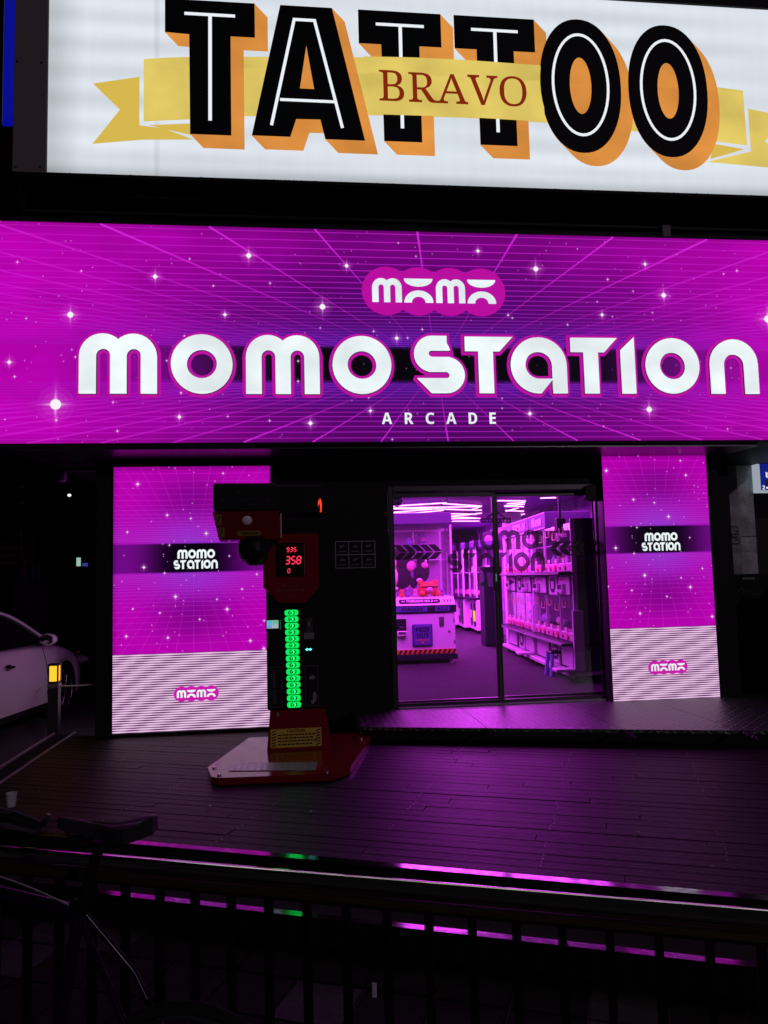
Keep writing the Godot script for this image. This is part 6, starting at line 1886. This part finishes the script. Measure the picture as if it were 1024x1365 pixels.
# ------------------------------------------------------------------ bicycle
func _bicycle():
	# local x runs along the railing (front wheel towards -x), y up from the pavement
	var t = thing("bicycle", "dark bicycle leaning at the railing with a slim saddle and a white bottle cage", "bicycle", Vector3(-0.928 - 0.0823, GROUND, 5.434 + 0.204), deg_to_rad(-21.96))
	var fr = mat("bicycle_purple_black", 0.016, 0.006, 0.024, 0.16, 0.1)
	fr.metallic_specular = 0.3
	var black = mat("bicycle_black", 0.010, 0.010, 0.011, 0.45)
	var alloy = mat("bicycle_alloy", 0.25, 0.24, 0.26, 0.25, 0.9)
	var st_top = Vector3(0.455, 0.85, 0)
	var bb = Vector3(0.34, 0.28, 0)
	var head_t = Vector3(-0.03, 0.955, 0)
	var head_b = Vector3(-0.06, 0.80, 0)
	var rear = Vector3(0.79, 0.335, 0)
	var front = Vector3(-0.22, 0.335, 0)
	var f = obj("frame", rod(st_top + Vector3(0.01, -0.0, 0), head_t + Vector3(0.0, -0.05, 0), 0.017, 12), fr, t)
	obj("seat_tube", rod(st_top + Vector3(0.004, 0.03, 0), bb, 0.016, 12), fr, f)
	obj("down_tube", rod(head_b + Vector3(0.01, 0.02, 0), bb, 0.022, 12), fr, f)
	obj("head_tube", rod(head_b, head_t, 0.022, 12), fr, f)
	for s in [-1.0, 1.0]:
		obj("seat_stay", tube(S(), [st_top + Vector3(0.01, -0.01, 0.012 * s), st_top + Vector3(0.13, -0.16, 0.05 * s), rear + Vector3(0, 0, 0.062 * s)], 0.009, 8), fr, f)
		obj("chain_stay", tube(S(), [bb + Vector3(0.01, 0, 0.02 * s), rear + Vector3(0, 0, 0.062 * s)], 0.010, 8), fr, f)
		obj("fork_blade", tube(S(), [head_b + Vector3(0, -0.02, 0.02 * s), head_b + Vector3(-0.03, -0.1, 0.05 * s), front + Vector3(0, 0, 0.055 * s)], 0.012, 8), fr, f)
	obj("crank_shell", rod(bb + Vector3(0, 0, -0.035), bb + Vector3(0, 0, 0.035), 0.022, 14), black, f)
	obj("stay_decal", box_lim(-0.0075, 0.0075, -0.055, 0.055, -0.002, 0.002), mat("decal_silver", 0.6, 0.55, 0.66, 0.4), f, rear + Vector3(-0.01, 0.17, 0.075)).rotation.z = 0.16
	for c in [rear, front]:
		var w = obj("wheel", torus(S(), Transform3D(Basis(), c), 0.315, 0.016, 48, 8), mat("tyre", 0, 0, 0), t)
		obj("rim", torus(S(), Transform3D(Basis(), c), 0.292, 0.009, 40, 6), alloy, w)
		obj("hub", rod(c + Vector3(0, 0, -0.05), c + Vector3(0, 0, 0.05), 0.017, 12), alloy, w)
		for k in 20:
			var a = TAU * k / 20.0
			var z = 0.03 if k % 2 == 0 else -0.03
			obj("spoke", rod(c + Vector3(cos(a + 0.5) * 0.017, sin(a + 0.5) * 0.017, z), c + Vector3(cos(a) * 0.288, sin(a) * 0.288, 0), 0.0012, 4), alloy, w)
	var post = obj("seat_post", rod(st_top, Vector3(0.515, 1.03, 0), 0.0145, 12), black, t)
	obj("seat_clamp", rod(st_top + Vector3(0, 0.02, -0.022), st_top + Vector3(0, 0.02, 0.022), 0.02, 10), black, post)
	# saddle: nose towards -x
	var sd := S()
	var sec = []
	for i in 21:
		var u = i / 20.0
		var x = lerpf(0.385, 0.672, u)
		var w = lerpf(0.016, 0.024, minf(u * 2.0, 1.0)) + 0.048 * sstep(0.42, 0.9, u)
		w *= sqrt(clampf((1.0 - u) * 9.0, 0.0, 1.0)) * sqrt(clampf(u * 12.0 + 0.1, 0.0, 1.0))
		var y = 1.078 + 0.014 * sstep(0.6, 1.0, u) - 0.006 * sin(u * PI)
		var d = lerpf(0.014, 0.030, u)
		var row = []
		for k in 13:
			var a = PI * k / 12.0
			var cc = cos(a)
			var dip = -0.007 * exp(-cc * cc * 12.0) * sstep(0.2, 0.5, u)
			row.append(Vector3(x, y + sin(a) * 0.014 - (d if k == 0 or k == 12 else 0.0) * 1.0 + dip, w * cc))
		row.append(Vector3(x, y - d * 0.5, 0))
		sec.append(row)
	for i in 20:
		for k in 13: face4(sd, sec[i][k], sec[i + 1][k], sec[i + 1][(k + 1) % 14], sec[i][(k + 1) % 14], Vector3(lerpf(0.39, 0.67, (i + 0.5) / 20.0), 1.068, 0))
	var sg = S()
	sg.append_from(sd.commit(), 0, Transform3D())
	obj("saddle", sg, mat("saddle_black", 0.03, 0.027, 0.034, 0.42), t)
	for s in [-1.0, 1.0]:
		obj("saddle_rail", tube(S(), [Vector3(0.415, 1.065, 0.012 * s), Vector3(0.45, 1.035, 0.02 * s), Vector3(0.49, 1.03, 0.022 * s), Vector3(0.56, 1.035, 0.022 * s), Vector3(0.60, 1.05, 0.03 * s), Vector3(0.64, 1.07, 0.045 * s)], 0.004, 6), black, post)
	obj("post_head", bx(S(), Vector3(0.52, 1.03, 0), Vector3(0.05, 0.02, 0.06), 0.005), black, post)
	# cranks
	var ch = obj("chainring", torus(S(), Transform3D(Basis(), bb + Vector3(0, 0, 0.045)), 0.085, 0.005, 32, 6), black, t)
	for k in 5:
		var a = TAU * k / 5
		obj("arm", rod(bb + Vector3(0, 0, 0.045), bb + Vector3(cos(a) * 0.083, sin(a) * 0.083, 0.045), 0.006, 6), black, ch)
	for s in [-1.0, 1.0]:
		var e = bb + Vector3(0.12 * s, -0.12 * s, 0.07 * s)
		var cr = obj("crank", rod(bb + Vector3(0, 0, 0.06 * s), e, 0.011, 8), alloy, t)
		obj("pedal", bx(S(), e + Vector3(0, 0, 0.05 * s), Vector3(0.09, 0.018, 0.08), 0.005), black, cr)
	# swept-back handlebar with grips and brake levers
	var bar = obj("handlebar", tube(S(), [Vector3(-0.03, 0.955, 0), Vector3(-0.045, 1.0, 0)], 0.014, 10), black, t)
	for s in [-1.0, 1.0]:
		obj("bar", tube(S(), [Vector3(-0.045, 1.0, 0), Vector3(-0.06, 1.01, 0.10 * s), Vector3(-0.04, 1.012, 0.20 * s), Vector3(0.0, 0.995, 0.26 * s)], 0.012, 8), black, bar)
		obj("grip", tube(S(), [Vector3(-0.05, 1.005, 0.235 * s), Vector3(0.0, 0.985, 0.275 * s), Vector3(0.075, 0.955, 0.30 * s)], 0.026, 12, 0.017), black, bar)
		obj("brake_lever", tube(S(), [Vector3(-0.04, 0.985, 0.24 * s), Vector3(0.03, 0.955, 0.27 * s), Vector3(0.075, 0.945, 0.285 * s), Vector3(0.10, 0.965, 0.29 * s), Vector3(0.118, 0.998, 0.29 * s)], 0.009, 8, 0.007), mat("lever_dark", 0.08, 0.07, 0.085, 0.35, 0.5), bar)
	# bottle cage on the down tube
	var cg = mat("cage_white", 0.62, 0.55, 0.66, 0.4)
	var base = Transform3D(Basis(Vector3(0, 0, 1), atan2(head_b.y - bb.y, head_b.x - bb.x) - PI / 2), head_b.lerp(bb, 0.36))
	var cage = obj("bottle_cage", tube(S(), [base * Vector3(-0.024, -0.08, 0), base * Vector3(-0.026, 0.06, 0)], 0.009, 8), cg, t)
	for s in [-1.0, 1.0]:
		obj("cage_arm", tube(S(), [base * Vector3(-0.028, 0.05, 0.005 * s), base * Vector3(-0.045, 0.07, 0.034 * s), base * Vector3(-0.085, 0.07, 0.036 * s), base * Vector3(-0.105, 0.04, 0.02 * s), base * Vector3(-0.10, -0.03, 0.012 * s), base * Vector3(-0.085, -0.085, 0.014 * s), base * Vector3(-0.03, -0.085, 0.012 * s)], 0.0065, 8), cg, cage)
		obj("cage_arm", tube(S(), [base * Vector3(-0.03, 0.02, 0.006 * s), base * Vector3(-0.06, -0.01, 0.034 * s), base * Vector3(-0.098, -0.04, 0.014 * s)], 0.0055, 8), cg, cage)
	var cab := []
	for i in 9:
		var u = i / 8.0
		cab.append(Vector3(lerpf(0.44, 0.08, u), lerpf(0.872, 0.945, u) + 0.012 * sin(u * PI), 0.02))
	obj("brake_cable", tube(S(), cab, 0.0025, 5), mat("cable_grey", 0.3, 0.28, 0.32, 0.3, 0.5), f)

# ------------------------------------------------------------------ small things
func _small_things():
	var c = thing("paper_cup", "crumpled paper cup standing at the corner of the plank deck", "cup", Vector3(-1.936, 0.0, 2.465))
	obj("wall", lathe(S(), Vector3.ZERO, [Vector2(0.0, 0.0), Vector2(0.026, 0.0), Vector2(0.036, 0.085)], 16), mat("cup_white", 0.5, 0.47, 0.48, 0.6), c)
	obj("rim", torus(S(), Transform3D(Basis(Vector3.RIGHT, PI / 2), Vector3(0, 0.086, 0)), 0.036, 0.0028, 20, 6), mat("cup_white", 0, 0, 0), c)
	rng.seed = 23
	var spots = [[1.86, 3.75], [2.0, 4.28], [0.05, 3.0], [-0.6, 2.75]]
	for k in 4:
		var p = thing("pebble", ["pale pebble near the far corner of the deck", "tiny pale pebble beside the polished step trim", "small grey pebble in the middle of the deck", "small grey pebble in front of the punching machine"][k], "pebble", Vector3(spots[k][0], 0.004, spots[k][1]))
		var r = rng.randf_range(0.007, 0.012)
		obj("stone", ball(S(), Vector3(0, r * 0.5, 0), Vector3(r, r * 0.7, r * 1.2), 8), mat("pebble_grey", 0.4, 0.38, 0.36, 0.7), p)
